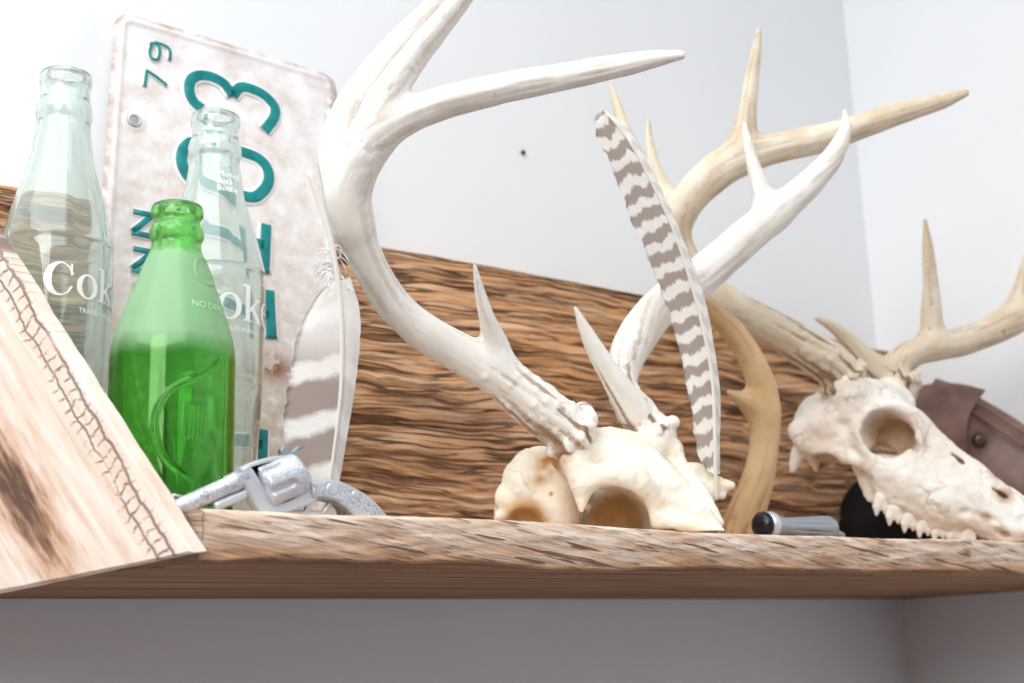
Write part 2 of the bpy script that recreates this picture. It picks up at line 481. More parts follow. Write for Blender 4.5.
def mat_plate():
    t = NT('old painted plate')
    n = t.noise(t.coord(), 40, 5, .65)
    n2 = t.noise(t.coord(), 110, 4, .6)
    col = t.ramp(n, [(.30, srgb(206, 194, 188)), (.48, srgb(226, 221, 219)), (.66, srgb(236, 235, 236))])
    low = t.n('ShaderNodeSeparateXYZ', {0: t.n('ShaderNodeTexCoord').outputs['Object']}).outputs[1]
    dirt = t.n('ShaderNodeMapRange', {'Value': t.math('ADD', low, t.math('MULTIPLY', t.math('SUBTRACT', n, .5), .35)), 1: .32, 2: .05, 3: 0.0, 4: 1.0}).outputs[0]
    tan = t.ramp(n2, [(.3, srgb(192, 164, 142)), (.55, srgb(222, 206, 190)), (.62, srgb(240, 238, 234))])
    col = t.mix(t.math('MULTIPLY', dirt, .8), col, tan)
    e = t.attr('edge')
    col = t.mix(t.math('MULTIPLY', e, t.ramp(n2, [(.35, .9), (.62, .15)])), col, srgb(156, 120, 98))
    rust = t.math('MULTIPLY', t.attr('rust'), t.ramp(n2, [(.42, 0.0), (.5, 1.0)]))
    col = t.mix(rust, col, srgb(140, 74, 38))
    return t.out(col, .45, normal=t.bump(n2, .15, .0006), spec=.4)

def mat_feather(name, bars, light, dark, slant, dist, thr, fade, phase=0.0, top=(2.0, 3.0)):
    t = NT(name)
    uv = t.n('ShaderNodeUVMap').outputs[0]
    sep = t.n('ShaderNodeSeparateXYZ', {0: uv}); u, v = sep.outputs[0], sep.outputs[1]
    nz = t.noise(t.n('ShaderNodeMapping', {'Vector': uv, 'Scale': (2.5, 9, 1)}).outputs[0], 1, 3)
    ph = t.math('ADD', t.math('MULTIPLY', v, bars), t.math('ADD', t.math('MULTIPLY', t.math('ABSOLUTE', u), slant), t.math('ADD', t.math('MULTIPLY', nz, dist), phase)))
    w = t.math('SINE', t.math('MULTIPLY', ph, 2*math.pi))
    barb = t.noise(t.n('ShaderNodeMapping', {'Vector': t.n('ShaderNodeCombineXYZ', {'X': u, 'Y': t.math('ADD', v, t.math('MULTIPLY', t.math('ABSOLUTE', u), -.08))}).outputs[0], 'Scale': (3, 330, 1)}).outputs[0], 1, 2)
    m = t.ramp(t.math('ADD', t.math('MULTIPLY', w, .5), t.math('ADD', .5, t.math('MULTIPLY', t.math('SUBTRACT', barb, .5), .35))), [(thr-.17, 0.0), (thr+.17, 1.0)])
    side = t.ramp(t.math('ADD', t.math('MULTIPLY', u, .5), .5), [(.50, 1.0), (.56, fade)])   # the narrow side is paler
    m = t.math('MULTIPLY', m, t.n('ShaderNodeMapRange', {'Value': v, 1: top[0], 2: top[1], 3: 1.0, 4: .22}).outputs[0])
    col = t.mix(t.math('MULTIPLY', m, side), light, dark)
    col = t.mix(t.math('MULTIPLY', t.ramp(barb, [(.35, 1.0), (.6, 0.0)]), .18), col, dark)
    return t.out(col, .7, normal=t.bump(barb, .3, .0005), spec=.2)

def mat_engraved(name, col, dark):
    t = NT(name)
    w = t.n('ShaderNodeTexWave', {'Vector': t.coord(), 'Scale': 120.0, 'Distortion': 14.0, 'Detail': 2.0, 'Detail Scale': 3.5}, wave_type='RINGS').outputs['Fac']
    n = t.noise(t.coord(), 60, 4)
    m = t.math('MULTIPLY', t.ramp(w, [(.18, 1.0), (.5, 0.0)]), t.ramp(n, [(.4, .15), (.6, .7)]))
    c = t.mix(m, col, dark)
    return t.out(c, .42, .55, normal=t.bump(w, .35, .0005))

def mat_leather():
    t = NT('brown leather')
    n = t.noise(t.coord(), 30, 4)
    c = t.ramp(n, [(.3, srgb(92, 66, 60)), (.7, srgb(140, 106, 96))])
    g = t.noise(t.coord(), 380, 3)
    return t.out(c, .45, normal=t.bump(g, .2, .0006), spec=.45)

M_WALL = mat_wall()
M_BACK = mat_backboard()
M_SHELF = mat_shelfboard()
M_PANEL = mat_endpanel()
M_BONE1 = mat_bone('ivory bone', srgb(246, 240, 228), srgb(236, 222, 198), srgb(150, 116, 76), srgb(190, 140, 80), .2)
M_BONE2 = mat_bone('aged bone', srgb(243, 238, 231), srgb(232, 220, 204), srgb(138, 104, 72), srgb(178, 136, 92), .35, True)
M_ANT1 = mat_antler('white antler', srgb(243, 240, 235), srgb(234, 228, 218), srgb(244, 238, 228), srgb(150, 114, 84))
M_ANT2 = mat_antler('tan antler', srgb(230, 220, 202), srgb(212, 192, 164), srgb(214, 198, 176), srgb(128, 102, 78))
M_ANT3 = mat_antler('honey antler', srgb(216, 184, 142), srgb(200, 164, 118), srgb(208, 176, 136), srgb(160, 122, 84))
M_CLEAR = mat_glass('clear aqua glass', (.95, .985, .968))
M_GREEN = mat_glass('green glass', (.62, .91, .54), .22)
M_ENAMEL = mat_plain('white enamel', (.96, .96, .96), .4)
M_TEAL = NT('teal paint'); M_TEAL = M_TEAL.out(M_TEAL.ramp(M_TEAL.noise(M_TEAL.coord(), 120, 4), [(.35, srgb(0, 112, 114)), (.65, srgb(6, 136, 134))]), .4)
M_PLATE = mat_plate()
M_MARGIN = mat_plain('clean white plate paint', srgb(240, 240, 240), .4)
M_SILVER = mat_engraved('engraved silver', srgb(206, 210, 216), srgb(128, 134, 142))
M_STEEL = mat_plain('plain silver', srgb(204, 208, 214), .42, .6)
M_CHROME = mat_plain('grey steel', srgb(160, 166, 174), .38, .75)
M_BLACK = mat_plain('black metal', (.012, .012, .014), .25, .3)
M_LEATHER = mat_leather()
M_FEA1 = mat_feather('broad barred feather', 4.1, srgb(246, 242, 238), srgb(166, 150, 144), .34, .30, .30, .30, .05, (.52, .74))
M_FEA2 = mat_feather('striped feather', 16.6, srgb(246, 242, 236), srgb(172, 158, 150), .42, 1.1, .47, .35)
M_SHAFT = mat_plain('feather shaft', srgb(240, 234, 224), .4)
M_NAIL = mat_plain('dull iron', (.03, .03, .03), .5, .5)

# ------------------------------------------------------------------ setting
YW, XW = 0.28, 0.835
def slab(name, x0, x1, y0, y1, z0, z1, mat):
    V = [(x, y, z) for x in (x0, x1) for y in (y0, y1) for z in (z0, z1)]
    F = [[0, 1, 3, 2], [4, 6, 7, 5], [0, 4, 5, 1], [2, 3, 7, 6], [0, 2, 6, 4], [1, 5, 7, 3]]
    o = mesh(name, V, F, mat, smooth=False)
    o['kind'] = 'structure'
    return o
slab('wall_back', -2.4, XW+.1, YW, YW+.1, -1.5, 1.25, M_WALL)
slab('wall_right', XW, XW+.1, -2.4, YW, -1.5, 1.25, M_WALL)
M_FLOOR = NT('floor boards'); M_FLOOR = M_FLOOR.out(M_FLOOR.ramp(M_FLOOR.noise(M_FLOOR.coord((2, 30, 1)), 1, 4), [(.3, srgb(88, 58, 50)), (.7, srgb(112, 76, 66))]), .5)
slab('floor', -2.4, XW+.1, -2.4, YW+.1, -1.55, -1.5, M_FLOOR)

# ------------------------------------------------------------------ the shelf
shelf = thing('wall_shelf', 'rustic barn wood wall shelf with pale front edge, brown backboard and slanted end plank', 'shelf', (0.35, 0.14, 0.0))
# outer face of the end plank, three points
T_ = P(192, 552.5, 0.612); B_ = P(0, 592, 0.66); S_ = P(-6, 240, 0.68)
def pl_x(y):   # inner face x of the splayed end plank at depth y
    return T_[0]+.013+(B_[0]-T_[0])/(B_[1]-T_[1])*(y-T_[1])
def board(name, x0f, x1, prof, mat, amp, fn=None, nx=380):
    """prof: closed (y,z) section, swept along x"""
    prof = np.asarray(prof, float); m = len(prof)
    tt = np.linspace(0, 1, nx)
    V = np.zeros((nx, m, 3))
    for j in range(m):
        xs = x0f(prof[j, 0]); V[:, j, 0] = xs+(x1-xs)*tt
        V[:, j, 1] = prof[j, 0]; V[:, j, 2] = prof[j, 1]
    V = fn(V) if fn else V
    V = V.reshape(-1, 3)
    F = grid_faces(nx, m, closev=True)
    F.append(list(range(m))[::-1]); F.append([(nx-1)*m+i for i in range(m)])
    return mesh(name, V, F, mat, shelf)
def rect_prof(y0, y1, z0, z1, ny, nz, ch=.0015):
    a = [(y0, z) for z in np.linspace(z0+ch, z1-ch, nz)]
    b = [(y, z1) for y in np.linspace(y0+ch, y1-ch, ny)]
    c = [(y1, z) for z in np.linspace(z1-ch, z0+ch, max(4, nz//4))]
    d = [(y, z0) for y in np.linspace(y1-ch, y0+ch, ny)]
    return np.array(a+b+c+d)[::-1]
def shelf_fn(V):
    X, Y, Z = V[..., 0], V[..., 1], V[..., 2]
    front = np.clip(1-Y/.02, 0, 1)
    q = np.stack([X*14, Z*0, Y*0], -1)
    drop = .0018*fbm(q, 3, 3)*front-.0036*np.exp(-((X-.36)/.13)**2)*front
    low = np.clip((-Z-.008)/.018, 0, 1)
    up = (.0045*np.clip(fbm(np.stack([X*9, X*0, X*0+4], -1), 4, 9)+.15, 0, 1)+.0035*np.clip((X-.25)/.6, 0, 1))*low*front
    ridge = .0011*fbm(np.stack([X*22+Z*70, Z*190-X*36, Y*0], -1), 3, 5)*np.clip(1-Y/.004, 0, 1)
    V[..., 2] = Z+drop*np.clip((Z+.02)/.02, 0, 1)*.7+up
    V[..., 1] = Y+.0012*fbm(q*1.7+7, 3, 8)*front+ridge+low*front*.003
    return V
board('bottom_board', pl_x, XW-.001, rect_prof(0, .276, -.026, 0, 24, 26), M_SHELF, 0, shelf_fn)
def back_fn(V):
    X, Y, Z = V[..., 0], V[..., 1], V[..., 2]
    front = np.clip(1-(Y-.252)/.004, 0, 1)
    w = fbm(np.stack([X*7, Z*16, Z*0], -1), 2, 21)
    r = fbm(np.stack([X*7, Z*125+w*3.7, Z*0], -1), 2, 22)
    V[..., 1] = Y-(.0008*r-.0015*np.exp(-(r/.09)**2)*np.clip(.5+fbm(np.stack([X*12, Z*45, Z*0], -1), 2, 23)*1.6, 0, 1))*front
    top = np.clip((Z-.18)/.05, 0, 1)
    V[..., 2] = Z+top*.0022*fbm(np.stack([X*10, Y*60, Z*0], -1), 4, 31)-top*.012*np.clip((X-.5)/.3, 0, 1)-top*.016*np.clip(X-.25, 0, 1)
    return V
board('back_board', lambda y: -.085, .832, rect_prof(.252, .276, .0006, .236, 10, 260), M_BACK, 0, back_fn)
# the slanted end plank in its own frame: local x up the slanted edge, local y across (edge at 0), z outwards
ex = S_-T_; ex /= np.linalg.norm(ex)
bv = B_-T_
nz_ = np.cross(ex, bv); nz_ /= np.linalg.norm(nz_)
if nz_[0] > 0: nz_ = -nz_
ey = np.cross(nz_, ex)
if ey@bv > 0: ey = -ey; 
nz_ = np.cross(ex, ey)
def make_panel():
    bd = bv/np.linalg.norm(bv)
    # in-plane outline: tip, up the slanted edge to the top of the backboard, back to the wall, along the bottom
    def loc(p): return np.array([(p-T_)@ex, (p-T_)@ey])
    tend = (YW-.002-T_[1])
    top = T_+ex*((.238-T_[2])/ex[2])
    if top[1] > YW-.004: top = T_+ex*((YW-.004-T_[1])/ex[1])
    botback = T_+bd*((YW-.004-T_[1])/bd[1])
    topback = top+np.array([bd[0], bd[1], 0])*max(0, (YW-.004-top[1])/bd[1])
    poly = [loc(T_), loc(top), loc(topback), loc(botback)]
    # dense outline
    out = []
    for a, b in zip(poly, poly[1:]+poly[:1]):
        n = max(2, int(np.linalg.norm(b-a)/.003))
        for k in range(n): out.append(a+(b-a)*k/n)
    out = np.array(out)
    w = .0009*fbm(np.c_[out*60, out[:, :1]*0], 3, 41)
    c = out.mean(0); dirs = (out-c)/np.linalg.norm(out-c, axis=1)[:, None]
    out = out+dirs*w[:, None]
    th = .012
    sgn = 1 if (nz_[0] < 0) else -1
    rings = [(0.0016, sgn*-.0), (0, sgn*-.0014), (0, -sgn*(th-.0014)), (.0016, -sgn*th)]
    V = []; m = len(out)
    for ins, z in rings:
        for p, d in zip(out, dirs): V.append((*(p-d*ins), z))
    F = grid_faces(4, m, closev=True)
    F.append(list(range(m))[::-1]); F.append([3*m+i for i in range(m)])
    Mx = Matrix(((ex[0], ey[0], nz_[0], T_[0]-.35), (ex[1], ey[1], nz_[1], T_[1]-.14), (ex[2], ey[2], nz_[2], T_[2]), (0, 0, 0, 1)))
    o = mesh('end_plank', V, F, M_PANEL, shelf, smooth=False, matrix=Mx, label='pale slanted end plank with crackled edge and dark knot')
    bpy.context.view_layer.update()
    import bmesh
    bm = bmesh.new(); bm.from_mesh(o.data); bmesh.ops.recalc_face_normals(bm, faces=bm.faces); bm.to_mesh(o.data); bm.free()
make_panel()

# ------------------------------------------------------------------ bottles
def lathe(prof, n, disp=None, thick=.0028, base=.006):
    """prof: (r,z) from foot to lip; returns a closed double-walled shell"""
    prof = np.asarray(prof, float)
    sm = catmull(prof, 6)
    r, z = np.clip(sm[:, 0], .001, None), sm[:, 1]
    an = np.linspace(0, 2*math.pi, n, endpoint=False)
    A, Z = np.meshgrid(an, z, indexing='xy')
    Rr = np.repeat(r[:, None], n, 1)
    if disp is not None: Rr = Rr+disp(A, Z, Rr)
    outer = np.stack([Rr*np.cos(A), Rr*np.sin(A), Z], -1)
    k = z > base
    ri = np.clip(r[k]-thick, .004, None); zi = z[k].copy(); zi[-1] -= .0012
    inner = np.stack([ri[:, None]*np.cos(an), ri[:, None]*np.sin(an), np.repeat(zi[:, None], n, 1)], -1)[::-1]
    # floor of the inside and foot push-up
    c0 = np.stack([.35*ri[0]*np.cos(an), .35*ri[0]*np.sin(an), np.full(n, base+.001)], -1)[None]
    rings = np.concatenate([outer, inner, c0], 0)
    m = len(rings); V = rings.reshape(-1, 3)
    F = grid_faces(m, n, closev=True, flip=True)
    F.append([(m-1)*n+i for i in range(n)])
    V = np.vstack([V, [[0, 0, .002]]]); ci = len(V)-1
    for i in range(n): F.append([ci, (i+1) % n, i])
    return V, F, (r, z)
def fix_normals(o):
    import bmesh
    bm = bmesh.new(); bm.from_mesh(o.data); bmesh.ops.recalc_face_normals(bm, faces=bm.faces); bm.to_mesh(o.data); bm.free()
def raster_letters(inside, w, h, cell):
    xs = np.arange(0, w, cell); ys = np.arange(-.06, h, cell)
    Q = []
    for x in xs:
        for y in ys:
            if inside(x+cell/2, y+cell/2): Q.append((x, y))
    return Q
def seg(x, y, a, b, w):
    ax, ay = a; bx, by = b
    t = max(0, min(1, ((x-ax)*(bx-ax)+(y-ay)*(by-ay))/((bx-ax)**2+(by-ay)**2)))
    return math.hypot(x-ax-t*(bx-ax), y-ay-t*(by-ay)) < w/2
def el(x, y, cx, cy, rx, ry): return ((x-cx)/rx)**2+((y-cy)/ry)**2 < 1
def in_C(x, y):
    if el(x, y, .44, .5, .44, .52) and not el(x, y, .51, .5, .28, .465) and not (x > .52 and .30 < y < .64): return True
    return (.76 < x < .82 and .62 < y < .98)
def in_o(x, y): return el(x, y, .36, .36, .36, .38) and not el(x, y, .36, .36, .19, .33)
def in_k(x, y):
    if .09 < x < .25 and 0 < y < 1.02: return True
    if 0 < x < .34 and 0 < y < .05: return True
    if 0 < x < .25 and .98 < y < 1.04: return True
    if seg(x, y, (.24, .32), (.56, .66), .07) or (.42 < x < .70 and .65 < y < .70): return True
    if seg(x, y, (.34, .40), (.62, .06), .15) and y > 0: return True
    return .46 < x < .76 and 0 < y < .05
def in_e(x, y):
    if .08 < x < .66 and .38 < y < .44: return True
    return el(x, y, .36, .36, .36, .38) and not el(x, y, .38, .36, .20, .33) and not (x > .36 and .2 < y < .40)
def coke(x, y):
    return (in_C(x, y) or in_o(x-.95, y) or in_k(x-1.72, y) or in_e(x-2.48, y))
def font_tris(body, size):
    cu = bpy.data.curves.new('t', 'FONT'); cu.body = body; cu.size = size
    o = bpy.data.objects.new('t', cu); COL.objects.link(o)
    dg = bpy.context.evaluated_depsgraph_get()
    me = bpy.data.meshes.new_from_object(o.evaluated_get(dg))
    V = np.array([v.co[:] for v in me.vertices]); F = [list(p.vertices) for p in me.polygons]
    bpy.data.objects.remove(o); bpy.data.meshes.remove(me); bpy.data.curves.remove(cu)
    return V, F
class Bottle:
    def __init__(s, name, label, cat, loc, prof, mat, face, disp=None, group=None, body_label=None):
        s.t = thing(name, label, cat, loc, group)
        V, F, (s.r, s.z) = lathe(prof, 120, disp)
        s.face = face
        o = mesh('glass_body', V+np.array(loc), F, mat, s.t); fix_normals(o)
    def rad(s, z): return np.interp(z, s.z, s.r)
    def wrap(s, u, z, off=.00022):
        """u: metres along the surface to the right of the face azimuth"""
        r = s.rad(z)+off; a = s.face+u/s.rad(z)
        return np.stack([r*np.cos(a), r*np.sin(a), z], -1)+np.array(s.t.location)
    def quads(s, name, Q, cell, h, u0, z0, mat=None):
        V = []; F = []
        c = cell*h
        for x, y in Q:
            b = len(V)
            for dx, dy in ((0, 0), (1, 0), (1, 1), (0, 1)): V.append((u0+x*h+dx*c, z0+y*h+dy*c))
            F.append([b, b+1, b+2, b+3])
        V = np.array(V)
        return mesh(name, s.wrap(V[:, 0], V[:, 1]), F, mat or M_ENAMEL, s.t, smooth=False)
    def text(s, name, body, size, u0, z0, mat=None):
        V, F = font_tris(body, size)
        return mesh(name, s.wrap(V[:, 0]+u0, V[:, 1]+z0), F, mat or M_ENAMEL, s.t, smooth=False)
COKE = [(24, 0), (28, 1.5), (30, 8), (30.2, 22), (28.6, 44), (29.4, 62), (31.2, 80), (31.6, 84), (31.2, 87), (31.6, 92), (31.8, 115), (31.9, 138), (31.4, 147), (31.6, 150), (29.6, 158), (27.2, 167),
        (23.4, 180), (20, 190), (18, 198), (16.4, 207), (15.2, 216), (15.4, 218), (16.1, 221), (16.1, 225), (15.2, 228), (14.2, 231), (14.3, 236), (15.0, 238.5), (15.2, 241.5), (14.6, 244.2), (12.8, 245), (12.0, 244)]
def coke_disp(A, Z, R):
    k = np.clip((Z*1000-12)/8, 0, 1)*np.clip((84-Z*1000)/5, 0, 1)
    k2 = np.clip((Z*1000-150)/8, 0, 1)*np.clip((206-Z*1000)/20, 0, 1)
    return R*(.022*np.abs(np.cos(A*5))*k+.010*np.abs(np.cos(A*5))*k2)-R*.011*(k+.4*k2)
def scaled(p, sr, sz): return [(r*.001*sr, z*.001*sz) for r, z in p]
def azim(loc, px):   # azimuth facing the camera
    return math.atan2(CPOS[1]-loc[1], CPOS[0]-loc[0])
b1 = P(53.5, 330, 0.772); b1 = (b1[0], b1[1], 0.0004)
b3 = P(211, 330, 0.812); b3 = (b3[0], b3[1], 0.0004)
b2 = P(172, 400, 0.704); b2 = (b2[0], b2[1], 0.0004)
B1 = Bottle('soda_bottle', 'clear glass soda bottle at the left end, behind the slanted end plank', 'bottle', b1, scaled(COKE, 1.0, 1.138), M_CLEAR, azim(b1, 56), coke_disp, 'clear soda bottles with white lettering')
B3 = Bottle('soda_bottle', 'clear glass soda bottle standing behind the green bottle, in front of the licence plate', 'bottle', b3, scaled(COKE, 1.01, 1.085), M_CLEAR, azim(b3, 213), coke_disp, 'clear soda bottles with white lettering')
CQ = raster_letters(coke, 3.3, 1.1, .02)
B1.quads('lettering', CQ, .02, .0190, -.0068, .1322)
B3.quads('lettering', CQ, .02, .0215, -.0175, .1265)
B1.text('trademark_lettering', 'TRADE-MARK ®', .0040, .013, .1235)
B3.text('trademark_lettering', 'TRADE-MARK ®', .0036, .006, .1195)
for i, w in enumerate(('Money', 'Back', 'Bottle')):
    B3.text('neck_lettering', w, .0056, .0015, .2200-.0050*i)
GREEN = [(27, 0), (31, 1.5), (32.3, 6), (32.5, 30), (32.5, 70), (32.5, 92), (32.4, 98), (31.3, 105), (28.4, 114), (25.0, 123.5), (20.9, 133), (16.9, 142), (14.2, 148), (13.2, 151), (13.1, 153.5), (14.3, 156), (14.5, 159), (13.4, 161.5), (12.4, 163), (12.6, 165), (13.8, 167), (13.9, 169.5), (13.2, 171.5), (11.6, 172), (10.6, 171)]
GREEN = [(r, (172-(172-z)*1.15 if z > 90 else z*77.7/90)) for r, z in GREEN]
g_face = azim(b2, 172)
def pl_dist(u, z, pts):
    d = np.full(u.shape, 9.0)
    for (ax, ay), (bx, by) in zip(pts[:-1], pts[1:]):
        L = (bx-ax)**2+(by-ay)**2
        t = np.clip(((u-ax)*(bx-ax)+(z-ay)*(by-ay))/L, 0, 1)
        d = np.minimum(d, np.hypot(u-ax-t*(bx-ax), z-ay-t*(by-ay)))
    return d
DROP = catmull([(.026, .082), (.017, .073), (.004, .067), (-.004, .060), (-.008, .050), (-.007, .038), (-.002, .028), (.008, .020), (.022, .013)], 5)
RING = [(.019+.0085*math.cos(a), .133+.0085*math.sin(a)) for a in np.linspace(0, 2*math.pi, 25)]
def green_disp(A, Z, R):
    u = ((A-g_face+math.pi) % (2*math.pi)-math.pi)*R
    d = .0010*np.exp(-(pl_dist(u, Z, DROP)/.0009)**2)
    d += .0007*np.exp(-(pl_dist(u, Z, RING)/.0007)**2)
    for k in range(6):
        x = .006+.0022*k
        d += .0006*np.exp(-(pl_dist(u, Z, [(x, .040), (x, .056)])/.0006)**2)
    for k in range(4):
        x = .0145+.003*k
        d += .0005*np.exp(-(pl_dist(u, Z, [(x, .130), (x, .136)])/.0006)**2)
    return d
def green_lathe():
    prof = np.array(scaled(GREEN, 1, 1))
    # finer rings where the relief is
    t = thing('soda_bottle', 'short green glass bottle with embossed marks, in front of the two clear bottles', 'bottle', b2)
    sm = catmull(prof, 6); zs = sm[:, 1]
    body = [(r, z) for r, z in sm]
    dense = []
    for (r0, z0), (r1, z1) in zip(body[:-1], body[1:]):
        n = max(1, int(abs(z1-z0)/.0007))
        for k in range(n): dense.append((r0+(r1-r0)*k/n, z0+(z1-z0)*k/n))
    dense.append(body[-1])
    return t, dense
tG, dG = green_lathe()
_cm = catmull
catmull_keep = catmull
def _lathe_dense(prof, n, disp):
    global catmull
    catmull = lambda p, k=6: np.asarray(p, float)
    try: return lathe(prof, n, disp, .003, .007)
    finally: catmull = catmull_keep
Vg, Fg, (rg, zg) = _lathe_dense(dG, 300, green_disp)
_scuff_haze = np.clip((Vg[:, 2]-.084)/.012+.2*fbm(Vg*60, 2, 131), 0, 1)*np.clip((.146-Vg[:, 2])/.004, .25, 1)  # shoulder mask for scuffed roughness and the painted reflection haze
fix_normals(mesh('glass_body', Vg+np.array(b2), Fg, M_GREEN, tG, attrs={'worn': _scuff_haze}))
B2 = Bottle.__new__(Bottle); B2.t = tG; B2.r = rg; B2.z = zg; B2.face = g_face
M_EMB = mat_plain('worn raised glass letters', srgb(172, 222, 172), .3)
B2.text('embossed_lettering', 'NO DEPOSIT', .0052, .0085, .1095, M_EMB)

# ------------------------------------------------------------------ licence plate
def make_plate():
    def on_plate(px, py):  # plane through a line at the foot, leaning back
        o = np.array([0, .212, 0.0]); n = np.array([0, -1, .125]); n /= np.linalg.norm(n)
        r = CF + CR*(px-512)/FPX - CU*(py-341.5)/FPX
        return CPOS+r*(((o-CPOS)@n)/(r@n))
    tl, tr = on_plate(116, 9), on_plate(337, 76)
    l2 = on_plate(98, 195); r2 = on_plate(321, 245)
    n = np.array([0, -1, .125]); n /= np.linalg.norm(n)
    ux = tr-tl; Wd = np.linalg.norm(ux); ux /= Wd
    uy = np.cross(n, ux)
    if uy[2] < 0: uy = -uy
    # foot on the shelf
    Ht = (min(tl[2], tr[2])-.0015)/uy[2]-.004
    org = tl-uy*Ht
    t = thing('license_plate', 'worn white licence plate with teal numbers, standing on end behind the bottles', 'license plate', tuple(org+ux*Wd/2-np.array([0, 0, org[2]])))
    off = org-np.array(t.location)
    Mx = Matrix(((ux[0], uy[0], n[0], off[0]), (ux[1], uy[1], n[1], off[1]), (ux[2], uy[2], n[2], off[2]), (0, 0, 0, 1)))
    def loc(px, py):
        p = on_plate(px, py)-org
        return np.array([p@ux, p@uy])
    # plate sheet with rounded corners, raised rim and a bolt hole, as a height field
    nx, ny = 130, 290
    xs = np.linspace(0, Wd, nx); ys = np.linspace(0, Ht, ny)
    Xg, Yg = np.meshgrid(xs, ys, indexing='ij')
    R = .013
    hole = loc(134, 121)
    # map the square grid onto the rounded rectangle
    qx = np.abs(Xg-Wd/2)-(Wd/2-R); qy = np.abs(Yg-Ht/2)-(Ht/2-R)
    corner = (qx > 0) & (qy > 0)
    L = np.hypot(qx, qy); mx = np.maximum(qx, qy)
    sc = np.where(corner, mx/np.maximum(L, 1e-9), 1)
    Xn = np.where(corner, Wd/2+np.sign(Xg-Wd/2)*(Wd/2-R+qx*sc), Xg)
    Yn = np.where(corner, Ht/2+np.sign(Yg-Ht/2)*(Ht/2-R+qy*sc), Yg)
    qx2 = np.abs(Xn-Wd/2)-(Wd/2-R); qy2 = np.abs(Yn-Ht/2)-(Ht/2-R)
    sd = np.where((qx2 > 0) & (qy2 > 0), np.hypot(qx2, qy2), np.maximum(qx2, qy2))-R   # <0 inside
    dz = .0014*np.exp(-((sd+.006)/.0018)**2)-.001*np.clip(1+sd/.003, 0, 1)
    dz += .0005*fbm(np.stack([Xn*40, Yn*40, Xn*0], -1), 2, 51)
    hd = np.hypot(Xn-hole[0], Yn-hole[1])
    dz += .0012*np.exp(-((hd-.006)/.0018)**2)
    edge = np.clip(1+sd/.006, 0, 1)
    rp = loc(275, 368)
    rust = np.clip(1.1-np.hypot((Xn-rp[0])/.020, (Yn-rp[1])/.014), 0, 1)
    rp2 = loc(330, 120); rust = np.maximum(rust, .7*np.clip(1-np.hypot((Xn-rp2[0])/.006, (Yn-rp2[1])/.05), 0, 1))
    front = np.stack([Xn, Yn, dz], -1).reshape(-1, 3); back = front.copy(); back[:, 2] -= .0009
    F = []
    hole_r = .0031
    drop = hd < hole_r+.0002
    for i in range(nx-1):
        for j in range(ny-1):
            if drop[i, j] or drop[i+1, j] or drop[i, j+1] or drop[i+1, j+1]: continue
            a, b, c, d = i*ny+j, (i+1)*ny+j, (i+1)*ny+j+1, i*ny+j+1
            F.append([a, b, c, d]); N = nx*ny; F.append([N+a, N+d, N+c, N+b])
    N = nx*ny
    rim = [i*ny for i in range(nx)]+[(nx-1)*ny+j for j in range(1, ny)]+[i*ny+ny-1 for i in range(nx-2, -1, -1)]+[j for j in range(ny-2, 0, -1)]
    for a, b in zip(rim, rim[1:]+rim[:1]): F.append([a, N+a, N+b, b])
    V = np.vstack([front, back])
    mesh('sheet', V, F, M_PLATE, t, matrix=Mx, attrs={'edge': np.tile(edge.ravel(), 2), 'rust': np.tile(rust.ravel(), 2)})
    # eyelet round the bolt hole
    an = np.linspace(0, 2*math.pi, 33)
    ev, ef = tube(np.c_[hole[0]+.0040*np.cos(an), hole[1]+.0040*np.sin(an), np.full(33, .0011)], .0009, 8, cap=False)
    mesh('bolt_hole_rim', ev, ef, mat_plain('scuffed zinc', srgb(190, 190, 196), .5, .3), t, matrix=Mx)
    # raised characters as flat strokes with rounded shoulders
    def stroke(name, pts, w, closed=False, k=6, h=.0016, square=True):
        q = catmull(pts, k) if len(pts) > 2 and k > 1 else np.asarray(pts, float)
        if closed: q = np.vstack([q[:-1] if np.allclose(q[0], q[-1]) else q])
        m = len(q)
        if closed: T = np.roll(q, -1, 0)-np.roll(q, 1, 0)
        else: T = np.gradient(q, axis=0)
        T /= np.linalg.norm(T, axis=1)[:, None]
        Nn = np.c_[-T[:, 1], T[:, 0]]
        sec = [(-.5, 0), (-.46, .75), (-.36, 1), (.36, 1), (.46, .75), (.5, 0)]
        V = np.zeros((m, 6, 3))
        for j, (s_, z_) in enumerate(sec):
            V[:, j, :2] = q+Nn*(s_*w); V[:, j, 2] = .0002+h*z_
        F = grid_faces(m, 6, closeu=closed)
        if not closed: F += [[0, 1, 2, 3, 4, 5][::-1], [(m-1)*6+i for i in range(6)]]
        return V.reshape(-1, 3), F
    sc = Wd/224.0     # metres per photo pixel on the plate
    def char(name, strokes, w, label=None):
        mb = MB(); rim_ = MB()
        for pts, closed in strokes:
            q = [loc(*p) for p in pts]
            mb.add(*stroke(name, q, w, closed))
            rim_.add(*stroke(name, q, w*1.32, closed, h=.0010))
        o = mb.build(name, M_TEAL, t, matrix=Mx); fix_normals(o)
        o2 = rim_.build('raised_margin', M_MARGIN, o, matrix=Matrix.Identity(4)); fix_normals(o2)
    # big 3 (turned on its side), then a 0, then two 1s
    char('number_three', [([(200.5, 109), (192, 101), (188.5, 90), (191, 80), (200, 76), (212, 78), (223, 84), (232, 96)], False),
                          ([(232, 96), (240, 88), (252, 90), (265, 97), (274, 108), (273, 119), (264, 131)], False)], .0088)
    zero = [(190, 143), (183, 150), (181, 162), (186, 175), (196, 183), (222, 190), (250, 198), (262, 192), (268, 181), (266, 168), (256, 158), (236, 151), (210, 144)]
    char('number_zero', [(zero+zero[:1], True)], .0092)
